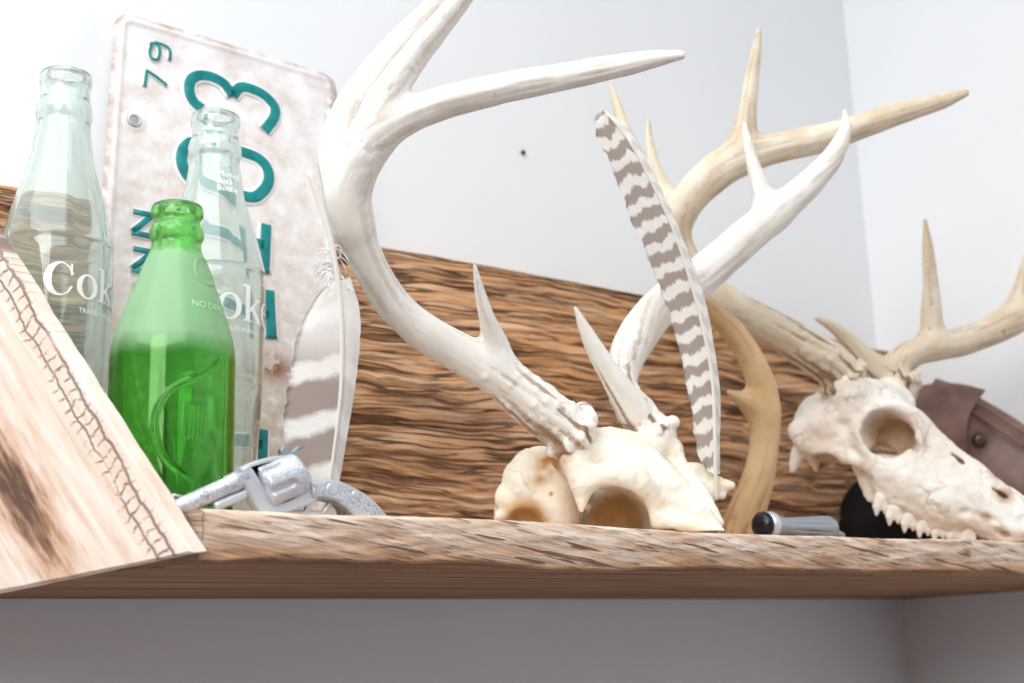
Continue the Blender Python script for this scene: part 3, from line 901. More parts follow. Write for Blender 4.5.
    char('number_one', [([(265.5, 225), (264.5, 249), (263.5, 273)], False), ([(263, 246), (230, 236), (200, 229)], False), ([(206, 221), (200, 229)], False)], .0088)
    char('number_one', [([(268.5, 291), (269.5, 315), (271, 339)], False), ([(268, 316), (234, 305), (204, 296)], False)], .0088)
    char('number_one', [([(262, 430), (261.5, 446), (261, 462)], False), ([(262, 446), (228, 436)], False)], .0088)
    char('year_digit', [([(151, 46), (149, 52), (151, 59), (157, 60), (159, 53), (157, 46), (151, 44), (150, 47)], False),
                        ([(154, 43), (163, 46), (169, 51), (169, 61)], False)], .0026)
    char('year_digit', [([(146, 71), (145, 79), (144, 87)], False), ([(146, 71), (156, 78), (166, 86)], False)], .0026)
    for y0 in (212, 249, 286):
        char('state_letter', [([(133, y0), (151, y0+4)], False), ([(151, y0+5), (132, y0+20)], False), ([(131, y0+21), (151, y0+25)], False)], .0046)
make_plate()

# ------------------------------------------------------------------ antlers
def antler(name, chains, mat, parent, h=.0013, k=.008, burr=None, rough=1.0, base_len=.09, label=None):
    """chains: lists of (px, py, depth, radius in px); the first one is the beam"""
    C = []
    for ch in chains:
        q = np.array([[*P(x, y, d), r*d/FPX] for x, y, d, r in ch])
        c = catmull(q, 6); c[:, 3] = np.clip(c[:, 3], .0006, None)
        C.append(c)
    A = np.vstack(C); m = A[:, 3].max()+.012
    f = Field(A[:, :3].min(0)-m, A[:, :3].max(0)+m, h)
    for i, c in enumerate(C): f.chain(c[:, :3], c[:, 3], 0 if i == 0 else k)
    if burr is not None:
        c = C[0]; d = c[3, :3]-c[0, :3]; d /= np.linalg.norm(d)
        a = np.cross(d, [0.3, 0.2, 1]); a /= np.linalg.norm(a); b = np.cross(d, a)
        rr = c[0, 3]*burr
        lr = np.random.default_rng(len(chains)*7+int(chains[0][0][0]))
        for i in range(26):
            t = 2*math.pi*i/26+lr.normal()*.08
            pos = c[0, :3]+d*(.001+lr.normal()*.0012)+(a*math.cos(t)+b*math.sin(t))*rr*(.9+lr.normal()*.06)
            f.ell(pos, [.0020+abs(lr.normal())*.0013]*3, k=.0025)
        for i in range(int(110*rough)):
            s_ = abs(lr.normal())*base_len*.35+.004; j = min(len(c)-1, int(np.searchsorted(np.cumsum(np.r_[0, np.linalg.norm(np.diff(c[:, :3], axis=0), axis=1)]), s_)))
            t = lr.uniform(0, 2*math.pi)
            f.ell(c[j, :3]+(a*math.cos(t)+b*math.sin(t))*c[j, 3]*.95, [.0011+.0011*lr.random()]*3, k=.002)
    V, F = f.polygonise()
    V = relax(V, F, 1, .4)
    # nearest centre-line sample: along, angle
    S_pts = []; S_T = []; S_s = []
    for i, c in enumerate(C):
        T = np.gradient(c[:, :3], axis=0); T /= np.linalg.norm(T, axis=1)[:, None]+1e-9
        s_ = np.cumsum(np.r_[0, np.linalg.norm(np.diff(c[:, :3], axis=0), axis=1)])
        S_pts.append(c[:, :3]); S_T.append(T)
        S_s.append(s_ if i == 0 else s_*0+ (C[0][np.argmin(np.linalg.norm(C[0][:, :3]-c[-1, :3], axis=1)), 0]*0 + np.cumsum(np.r_[0, np.linalg.norm(np.diff(C[0][:, :3], axis=0), axis=1)])[np.argmin(np.linalg.norm(C[0][:, :3]-c[-1, :3], axis=1))])+(s_[-1]-s_))
    SP = np.vstack(S_pts); ST = np.vstack(S_T); SS = np.concatenate(S_s); SR = np.concatenate([c[:, 3] for c in C])
    near = np.zeros(len(V), int)
    for i in range(0, len(V), 4000):
        dd = np.linalg.norm(V[i:i+4000, None]-SP[None], axis=2)-SR[None]
        near[i:i+4000] = dd.argmin(1)
    rel = V-SP[near]; T = ST[near]
    along = SS[near]+(rel*T).sum(1)
    ref = np.array([.31, -.62, .72]); a = ref-T*(T@ref)[:, None]; a /= np.linalg.norm(a, axis=1)[:, None]; b = np.cross(T, a)
    u = (rel*a).sum(1); w = (rel*b).sum(1); L = np.hypot(u, w)+1e-9
    gv = fbm(np.c_[u/L*3.6, w/L*3.6, along*26], 3, 61)
    base = np.clip(1-along/base_len, 0, 1)
    N = vnormals(V, F)
    V = V+N*((gv*(.0004+.0019*base*rough))+.0006*fbm(V*60, 2, 71))[:, None]
    return mesh(name, V, F, mat, parent, attrs={'base': base**.8, 'groove': gv*.5+.5}, label=label)

# ------------------------------------------------------------------ skulls
class SkullField(Field):
    """points given as photo pixels plus an offset towards the viewer in the same units"""
    def __init__(s, x0, x1, y0, y1, v0, v1, depth, h):
        s.depth = depth; s.px = depth/FPX
        cs = [s.q((x, y, v)) for x in (x0, x1) for y in (y0, y1) for v in (v0, v1)]
        super().__init__(np.min(cs, 0), np.max(cs, 0), h)
    def q(s, p):
        x, y, v = p
        return P(x, y, s.depth-v*s.px)
    def cap(s, *pts, k=8):
        """chain of (x,y,v,r)"""
        s.chain([s.q(p[:3]) for p in pts], [p[3]*s.px for p in pts], k*s.px)
    def blob(s, c, r, k=8, sub=False, yaw=0, roll=0):
        a = math.radians(yaw); b = math.radians(roll)
        r1 = CR*math.cos(a)-CF*math.sin(a)*-1*-1; f1 = np.cross(r1, CU)
        r2 = r1*math.cos(b)+CU*math.sin(b); u2 = np.cross(f1, r2)*-1
        u2 = np.cross(f1, r2); u2 = -u2 if u2@CU < 0 else u2
        s.ell(s.q(c), np.array(r)*s.px, [r2, u2, f1], k*s.px, sub)
def smoothstep(x): x = np.clip(x, 0, 1); return x*x*(3-2*x)
def skull_one():
    D = .862
    f = SkullField(480, 750, 400, 570, -110, 120, D, .0010)
    q = f.q
    f.blob((545, 488, -27), (45, 42, 42), 6)                 # braincase
    f.blob((558, 508, 0), (25, 27, 24), 12)
    f.cap((571, 448, 20, 20), (610, 448, 0, 21), (645, 452, -20, 19), k=14)   # frontal ridge between the pedicles
    f.cap((566, 434, 26, 19), (574, 455, 24, 22), k=10)      # near pedicle
    f.cap((656, 438, -30, 18), (650, 456, -26, 19), k=10)    # far pedicle
    f.cap((600, 462, 10, 25), (640, 474, 18, 28), (672, 494, 30, 21), (698, 514, 44, 13), (717, 529, 53, 6), k=14)   # forehead to nasal
    f.cap((672, 448, -30, 11), (676, 462, -22, 11), (700, 497, 8, 10), (716, 522, 38, 7), k=8)      # far slope of the face
    f.cap((566, 450, 34, 16), (577, 468, 44, 14), (584, 488, 52, 10), (582, 508, 57, 5.5), k=9)    # free prong in front of the temple
    f.cap((583, 484, 52, 9), (598, 477, 54, 12), (618, 474, 55, 14), (638, 482, 53, 13), (652, 502, 50, 10), (657, 520, 48, 8), k=9)   # brow over the eye socket
    f.cap((655, 518, 47, 9), (690, 525, 52, 8), (722, 533, 58, 4), k=6)       # ragged lower edge of the nose
    f.blob((612, 520, -46), (48, 44, 40), 8)                  # back wall of the socket
    f.cap((505, 500, -6, 9), (515, 512, 0, 8), (540, 500, 8, 7), k=8)
    f.cap((508, 496, -16, 10), (503, 512, -14, 9), (508, 532, -12, 8), k=8)   # knuckle at the back of the skull
    f.blob((502, 517, 0), (8, 7, 8), 5)
    f.cap((530, 545, -20, 12), (600, 555, -10, 14), (650, 555, 10, 12), k=14) # base
    f.cap((590, 508, 8, 5), (592, 522, 12, 5), (597, 538, 12, 5), k=5)        # thin plate inside the socket
    f.cap((678, 470, -40, 10), (700, 470, -46, 7), (716, 482, -40, 6), (730, 486, -36, 5), k=8)     # far socket rim
    f.cap((690, 480, -42, 12), (712, 490, -38, 8), (722, 495, -36, 5), k=7)
    f.cap((716, 486, -40, 5), (708, 500, -34, 6), (698, 515, -20, 6), k=6)
    # hollows
    f.blob((616, 525, 52), (33, 38, 62), 4, True)
    f.blob((588, 522, 30), (10, 22, 22), 4, True)
    f.blob((524, 523, 22), (17, 13, 30), 5, True)
    f.blob((575, 556, 40), (16, 12, 30), 5, True)
    f.blob((686, 541, 40), (26, 8, 30), 3, True)
    f.blob((678, 458, -8), (4, 5, 8), 3, True)
    for x, y, r in ((596, 449, 2.2), (557, 489, 1.8), (541, 493, 1.6), (640, 456, 1.5), (668, 514, 1.8)):
        pass
    V, F = f.polygonise(); V = relax(V, F, 2, .45)
    N = vnormals(V, F)
    px = np.stack([((V-CPOS)@CR)/((V-CPOS)@CF)*FPX+512, 341.5-((V-CPOS)@CU)/((V-CPOS)@CF)*FPX], 1)
    def near(x, y, r): 
        return np.clip(1-np.hypot(px[:, 0]-x, px[:, 1]-y)/r, 0, 1)
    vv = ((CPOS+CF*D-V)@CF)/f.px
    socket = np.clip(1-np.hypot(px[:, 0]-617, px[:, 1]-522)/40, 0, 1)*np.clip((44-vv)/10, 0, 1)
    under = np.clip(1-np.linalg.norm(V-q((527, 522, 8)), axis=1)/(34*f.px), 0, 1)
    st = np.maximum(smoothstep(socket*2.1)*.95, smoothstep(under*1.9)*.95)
    tmp = np.exp(-(((px[:, 0]-543)*.45+(px[:, 1]-470)*.89)/11)**2)*np.clip(1-np.abs(px[:, 0]-545)/32, 0, 1)
    st = np.maximum(st, 2.2*tmp*np.clip(.6+fbm(V*70, 3, 81)*1.4, 0, 1))
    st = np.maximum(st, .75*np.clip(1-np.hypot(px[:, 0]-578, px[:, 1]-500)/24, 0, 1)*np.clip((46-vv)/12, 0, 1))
    st = np.maximum(st, .6*np.clip(1-np.hypot((px[:, 0]-568)/1.3, px[:, 1]-450)/9, 0, 1))
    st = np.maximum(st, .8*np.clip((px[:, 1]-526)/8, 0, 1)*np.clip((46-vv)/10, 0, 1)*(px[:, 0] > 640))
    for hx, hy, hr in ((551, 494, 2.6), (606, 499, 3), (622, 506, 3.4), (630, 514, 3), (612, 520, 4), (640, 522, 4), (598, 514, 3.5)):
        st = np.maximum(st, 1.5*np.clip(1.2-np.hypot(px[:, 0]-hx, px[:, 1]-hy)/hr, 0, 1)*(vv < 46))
    V = V+N*(.0011*fbm(V*70, 3, 82)+.0008*fbm(V*200, 3, 83)+.0011*np.clip(1-np.abs(fbm(V*48, 2, 85))/.06, 0, 1)*np.clip((600-px[:, 0])/60, -.2, 1)+.0015*np.clip(fbm(V*150, 2, 84), 0, 1)*np.clip((px[:, 0]-655)/40, 0, 1)*np.clip((px[:, 1]-505)/20, 0, 1))[:, None]
    V[:, 2] = np.maximum(V[:, 2], .0003)
    t = thing('deer_skull', 'cream skull cap with white antlers at the middle of the shelf front', 'skull', tuple(np.r_[q((610, 520, 0))[:2], 0.0]))
    mesh('cranium', V, F, M_BONE1, t, attrs={'stain': st})
    near_beam = [(570, 434, .842, 25), (556, 421, .838, 24), (538, 407, .834, 24), (505, 381, .826, 21.5), (465, 356, .818, 20), (430, 336, .808, 19), (405, 316, .80, 18), (385, 293, .79, 17.5), (368, 262, .778, 18), (355, 228, .768, 19), (350, 195, .762, 21), (362, 160, .757, 21), (392, 126, .752, 18.5), (440, 104, .747, 16.5), (500, 89, .742, 15.5), (560, 77.5, .737, 14), (620, 66, .733, 11.3), (660, 58, .73, 8), (681, 55, .728, 5)]
    antler('antler', [near_beam,
                      [(474.5, 265, .80, 2), (480, 292, .805, 5.5), (487, 318, .81, 8.5), (496, 345, .82, 13), (500, 366, .825, 16)],
                      [(520, -85, .735, 2), (494, -45, .738, 7), (461, 0, .742, 11), (414, 57, .748, 14.5), (383, 103, .753, 18), (364, 145, .757, 19)],
                      [(505, -75, .79, 2), (476, -36, .788, 8), (432, 10, .785, 12), (387, 57, .78, 14), (351, 105, .775, 15), (334, 150, .77, 16), (342, 190, .765, 18), (352, 225, .768, 18)]],
           M_ANT1, t, burr=1.18)
    far_beam = [(655, 436, .888, 22), (640, 418, .89, 18), (626, 398, .893, 15), (622, 378, .895, 15), (630, 350, .90, 18.5), (648, 321, .905, 19.5), (675, 296, .91, 20), (712, 267, .92, 19.5), (745, 238, .927, 18), (780, 209, .934, 16.5), (812, 181, .94, 13.5), (834, 155, .944, 10.5), (845.5, 130, .947, 6), (845, 111, .948, 2.2)]
    antler('antler', [far_beam,
                      [(575, 307, .865, 2), (585, 329, .868, 6.5), (600, 357, .872, 9.5), (616, 383, .876, 12), (634, 408, .882, 15)],
                      [(744.5, 123, .945, 2.2), (749, 147, .942, 5), (756, 175, .938, 7.8), (765, 203, .934, 11), (772, 216, .933, 13)]],
           M_ANT1, t, burr=1.2)
    return t
skull_one()

def skull_two():
    D = 1.045
    f = SkullField(770, 1110, 345, 590, -110, 130, D, .00115)
    q = f.q
    f.blob((836, 424, -14), (42, 34, 40), 6)                                   # braincase
    f.cap((850, 394, 24, 19), (876, 398, 6, 18), (898, 404, -14, 15), k=12)    # frontal ridge
    f.cap((845, 382, 28, 15), (854, 400, 24, 19), k=10)
    f.cap((890, 390, -30, 14), (898, 402, -22, 16), k=8)
    f.cap((872, 412, 14, 25), (905, 430, 20, 25), (940, 458, 34, 19), (985, 488, 52, 15), (1030, 515, 68, 12), (1066, 535, 82, 13), k=14)   # nasal ridge
    f.cap((905, 478, 44, 26), (945, 500, 52, 26), (985, 518, 60, 19), (1025, 537, 72, 14), (1066, 549, 82, 12), k=16)     # cheek / maxilla
    f.cap((885, 470, 44, 16), (890, 490, 42, 14), (910, 512, 46, 12), (950, 528, 54, 10), k=12)        # tooth-row ridge
    f.cap((925, 470, -10, 22), (985, 505, 24, 16), (1060, 545, 66, 10), k=14)  # far side of the face
    ring = [(889+29*math.cos(a), 433+27*math.sin(a), 46+6*math.sin(a), 6.2) for a in np.linspace(0, 2*math.pi, 19)]
    f.cap(*ring, k=9)                                                          # round eye-socket rim
    f.cap((797, 430, 0, 9), (806, 446, 14, 8), (836, 454, 30, 7), (862, 462, 44, 7), (890, 470, 52, 9), k=9)     # cheek arch
    f.blob((850, 430, 22), (26, 28, 20), 12)
    f.cap((806, 440, 0, 9), (797, 455, 2, 7), (793, 470, 4, 3), k=7)           # prongs under the ear
    f.cap((818, 448, 6, 8), (814, 460, 8, 6), (816, 470, 8, 3), k=6)
    f.cap((832, 450, 6, 8), (832, 464, 8, 4), k=6)
    f.cap((862, 462, 20, 10), (868, 482, 24, 8), (872, 497, 28, 6), k=9)       # flange behind the teeth
    # hollows
    f.blob((889, 433, 58), (25, 23.5, 36), 4, True)
    f.blob((897, 438, 30), (18, 18, 24), 6, True)
    f.blob((1003, 496, 64), (15, 2.6, 7), 3, True, roll=-32)
    f.blob((958, 460, 50), (10, 2.2, 6), 3, True, roll=-40)
    f.cap((935, 452, 44, 3.5), (965, 474, 52, 4), (1000, 490, 60, 3.5), k=5)
    f.cap((972, 500, 64, 4), (992, 503, 66, 4.5), (1015, 516, 74, 4), k=5)
    f.blob((1002, 533, 80), (9, 3.5, 7), 3, True, roll=-25)
    f.blob((965, 512, 78), (5, 3, 5), 3, True)
    f.blob((985, 517, 80), (12, 3, 5), 3, True, roll=-20)
    f.blob((915, 447, 52), (4, 7, 8), 3, True)
    f.blob((826, 462, 26), (14, 8, 14), 4, True)
    f.blob((838, 428, 40), (10, 9, 6), 5, True)
    V, F = f.polygonise(); V = relax(V, F, 2, .4)
    N = vnormals(V, F)
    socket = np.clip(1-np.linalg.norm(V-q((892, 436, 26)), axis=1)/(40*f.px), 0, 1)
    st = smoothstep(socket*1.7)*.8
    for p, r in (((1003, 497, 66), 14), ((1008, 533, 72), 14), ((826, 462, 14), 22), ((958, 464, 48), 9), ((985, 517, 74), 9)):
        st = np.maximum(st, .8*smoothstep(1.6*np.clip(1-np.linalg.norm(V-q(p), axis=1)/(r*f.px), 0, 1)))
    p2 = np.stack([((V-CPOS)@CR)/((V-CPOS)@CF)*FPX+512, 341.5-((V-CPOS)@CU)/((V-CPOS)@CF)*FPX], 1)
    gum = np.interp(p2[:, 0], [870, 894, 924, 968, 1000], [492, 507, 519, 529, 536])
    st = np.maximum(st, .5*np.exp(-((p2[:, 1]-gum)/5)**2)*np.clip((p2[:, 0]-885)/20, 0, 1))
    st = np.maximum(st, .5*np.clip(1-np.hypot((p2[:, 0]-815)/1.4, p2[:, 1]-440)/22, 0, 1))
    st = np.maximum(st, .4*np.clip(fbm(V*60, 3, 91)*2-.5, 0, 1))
    V = V+N*(.0013*fbm(V*65, 3, 92)+.0009*fbm(V*190, 2, 93))[:, None]
    V[:, 2] = np.maximum(V[:, 2], .0003)
    t = thing('deer_skull', 'toothed deer skull at the right end of the shelf, snout pointing down right', 'skull', tuple(np.r_[q((920, 480, 0))[:2], 0.0]))
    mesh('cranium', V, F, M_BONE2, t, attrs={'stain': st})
    # teeth
    M_TOOTH = mat_bone('tooth', srgb(244, 240, 234), srgb(232, 222, 208), srgb(170, 140, 110), srgb(180, 140, 100), .1)
    for i, (x, y) in enumerate(((881, 505), (894, 515), (909, 522), (924, 527), (939, 531), (954, 534), (968, 537))):
        g = SkullField(x-16, x+16, y-18, y+20, 30, 80, D, .0008)
        v = 48+2.5*i
        g.cap((x, y-8, v, 6.5), (x-4, y+1, v, 4.5), (x-4.5, y+9.5, v, 1.6), k=0)
        g.cap((x+2, y-7, v, 6), (x+4, y+2, v+1, 4.2), (x+4, y+8, v+1, 1.4), k=3)
        Vt, Ft = g.polygonise(); Vt = relax(Vt, Ft, 1, .4)
        Vt[:, 2] = np.maximum(Vt[:, 2], .0003)
        mesh('tooth', Vt, Ft, M_TOOTH, t, attrs={'stain': np.zeros(len(Vt))})
    near_beam = [(844, 378, 1.03, 21), (832, 365, 1.027, 20), (815, 353, 1.024, 19.5), (788, 337, 1.018, 18.5), (760, 322, 1.012, 18), (735, 308, 1.008, 17), (708, 288, 1.005, 16), (686, 262, 1.003, 15.5), (676, 236, 1.0, 15.5), (681, 211, .998, 16.5), (700, 186, .995, 18), (730, 163, .992, 19), (768, 150, .99, 15.5), (830, 136, .987, 14), (895, 115, .984, 11.5), (940, 101.5, .982, 8.5), (965, 93, .98, 4)]
    antler('antler', [near_beam,
                      [(759, 30, .99, 2.8), (757, 48, .99, 4.8), (752, 78, .99, 7.6), (748, 108, .99, 9.2), (744, 136, .991, 13), (740, 155, .992, 15)],
                      [(648.5, 121, 1.02, 2.5), (650, 146, 1.015, 5), (656, 175, 1.01, 7.5), (668, 200, 1.003, 10), (680, 213, 1.0, 12)],
                      [(611, 83, 1.06, 2.5), (617, 106, 1.055, 5), (627, 136, 1.04, 7), (645, 172, 1.02, 9), (672, 215, 1.0, 12)],
                      [(756, 311, 1.03, 3), (767, 317, 1.028, 5.5), (780, 327, 1.024, 8), (795, 340, 1.02, 10)]],
           M_ANT2, t, burr=1.15, base_len=.13)
    far_beam = [(899, 389, 1.083, 19), (893, 372, 1.088, 15), (908, 356, 1.092, 13.5), (932, 347, 1.097, 13.5), (960, 342, 1.103, 14), (990, 331, 1.108, 15), (1020, 313, 1.112, 17), (1044, 284, 1.115, 14), (1058, 245, 1.117, 9), (1064, 215, 1.118, 3)]
    antler('antler', [far_beam,
                      [(817, 318.5, 1.075, 2.5), (834, 327, 1.076, 5.5), (850, 341, 1.078, 7.5), (868, 360, 1.08, 10.5), (888, 376, 1.084, 14)],
                      [(925, 220, 1.09, 2), (928, 250, 1.092, 5.5), (931, 290, 1.095, 8.5), (932, 325, 1.098, 11.5), (934, 343, 1.098, 13)],
                      [(1030, 240, 1.11, 2), (1027, 262, 1.11, 5), (1022, 290, 1.111, 9), (1018, 310, 1.112, 12)]],
           M_ANT2, t, burr=1.3, base_len=.11)
    return t
skull_two()

# loose antler curling up behind the feather
_o = antler('shed_antler', [[(733, 548, .955, 20), (738, 534, .955, 20), (746, 513, .955, 18.5), (757, 482, .955, 16), (764, 444, .955, 15), (764, 403, .955, 15.5), (755, 367, .955, 13), (735, 334, .955, 11.5), (710, 310, .955, 9.5), (692, 297, .955, 7), (682, 292, .955, 3)],
                            [(729, 392, .95, 2.5), (738, 397, .951, 6), (750, 404, .953, 11), (760, 412, .955, 13)]], M_ANT3, None, rough=.4, base_len=.05)
tag(_o, 'loose honey-tan curved antler standing between the two skulls, without a skull', 'antler')

# ------------------------------------------------------------------ feathers
def feather(name, label, shaft, left, right, mat, depth0, depth1, loc, rad, flip=False, downy=None, serr=.02):
    """shaft, left, right: photo outlines from foot to tip of the vane; each resampled to the same count"""
    n = 150; t = np.linspace(0, 1, n)
    def res(p):
        c = catmull(np.array(p, float), 10)
        s_ = np.cumsum(np.r_[0, np.linalg.norm(np.diff(c, axis=0), axis=1)]); s_ /= s_[-1]
        return np.stack([np.interp(t, s_, c[:, k]) for k in range(2)], 1)
    Sh, Lf, Rt = res(shaft['vane']), res(left), res(right)
    dep = depth0+(depth1-depth0)*t
    th = thing(name, label, 'feather', loc)
    nu = 9
    rows = []; uv = []
    jit = fbm(np.c_[t*38, t*0, t*0], 3, 101)
    jit2 = fbm(np.c_[t*33, t*0+5, t*0], 3, 102)
    for side, E, jt in ((-1, Lf, jit), (1, Rt, jit2)):
        pass
    us = np.r_[np.linspace(-1, 0, nu), np.linspace(0, 1, nu)[1:]]
    V = np.zeros((n, len(us), 3)); UV = np.zeros((n, len(us), 2))
    for j, u in enumerate(us):
        E = Lf if u < 0 else Rt
        jt = jit if u < 0 else jit2
        a = abs(u)*(1+serr*jt*(abs(u) > .99)*2)
        xy = Sh+(E-Sh)*a[:, None]
        bow = .004*(a**2)          # the vane curls back from the shaft
        for i in range(n):
            V[i, j] = P(xy[i, 0], xy[i, 1], dep[i]+bow[i])
        UV[:, j, 0] = u; UV[:, j, 1] = t
    m = len(us)
    front = V.reshape(-1, 3); back = front+CF*.00035
    F = grid_faces(n, m)
    N = n*m
    F2 = [[N+i for i in f[::-1]] for f in F]
    rim = [i*m for i in range(n)]+[(n-1)*m+j for j in range(1, m)]+[i*m+m-1 for i in range(n-2, -1, -1)]+[j for j in range(m-2, 0, -1)]
    F3 = [[a, b, N+b, N+a] for a, b in zip(rim, rim[1:]+rim[:1])]
    mesh('vane', np.vstack([front, back]), F+F2+F3, mat, th, uv=np.tile(UV.reshape(-1, 2), (2, 1)))
    full = catmull(np.array(shaft['full'], float), 8)
    tt = np.linspace(0, 1, len(full))
    dd = shaft['d0']+(shaft['d1']-shaft['d0'])*tt
    path = np.array([P(x, y, d-.0006) for (x, y), d in zip(full, dd)])
    rr = np.interp(tt, [0, .5, 1], rad)
    mesh('quill', *tube(path, rr, 10), M_SHAFT, th)
    if downy:
        mb = MB()
        for k in range(downy['n']):
            x0 = downy['x']+random.uniform(-2, 2)+k*downy.get('dx', 0); y0 = random.uniform(*downy['y'])
            sgn = -1 if random.random() < .68 else 1
            L = random.uniform(10, 34) if sgn < 0 else random.uniform(8, 20)
            ang = random.uniform(.0, .9)
            sx = np.interp(y0, downy['sy'], downy['sx'])
            pts = [(sx, y0), (sx+sgn*L*.45*math.cos(ang), y0+L*.30*math.sin(ang)-3), (sx+sgn*L*.85*math.cos(ang), y0+L*math.sin(ang)), (sx+sgn*L*math.cos(ang)+random.uniform(-3, 3), y0+L*math.sin(ang)+random.uniform(2, 8))]
            c = catmull(np.array(pts), 4)
            d = downy['d']
            w = np.array([P(x, y, d+random.uniform(-.001, .001)) for x, y in c])
            mb.add(*tube(w, np.linspace(.00035, .00012, len(w)), 5))
        mb.build('down', mat_plain('white down', (.85, .84, .83), .8), th)
    return th
fd0, fd1 = .705, .695
feather('feather', 'broad brown-barred feather with its bare quill up, leaning at the licence plate edge', 
        {'vane': [(327, 500), (330, 478), (335.5, 439), (341, 387), (342, 334), (338, 281)], 'full': [(326.5, 505), (330, 478), (335.5, 439), (341, 387), (342, 334), (338, 281), (327.5, 228.5), (309, 170)], 'd0': .705, 'd1': .692},
        [(303, 497), (291, 470), (283, 430), (290, 372), (304, 318), (330, 279)], [(336, 500), (340, 478), (351, 413), (358.5, 360), (360, 313), (350, 276)],
        M_FEA1, fd0, fd1, (float(P(327, 500, fd0)[0]), float(P(327, 500, fd0)[1]), 0.0), [.0006, .0011, .0017],
        downy=dict(n=34, x=336, y=(245, 292), sy=[245, 290], sx=[331, 339], d=.697))
feather('feather', 'tall narrow feather with many grey-brown stripes standing behind the front skull',
        {'vane': [(715, 474), (715, 440), (712, 376), (698, 308), (677, 240), (655, 190), (630, 143), (612, 119), (602.5, 110.5)], 'full': [(716, 500), (715.5, 470), (715, 440), (712, 376), (698, 308), (677, 240), (655, 190), (630, 143), (607, 114)], 'd0': .88, 'd1': .86},
        [(706, 470), (698, 452), (689, 399), (675, 335), (648, 258), (632, 219), (612, 168), (595, 130), (595, 117), (602, 110)], [(720, 474), (720, 440), (719, 380), (705, 300), (684, 240), (660, 186), (636, 140), (620, 122), (609, 112), (603, 110)],
        M_FEA2, .878, .86, (float(P(716, 500, .88)[0]), float(P(716, 500, .88)[1]), float(P(716, 500, .88)[2])), [.0014, .0011, .0004], serr=.05)

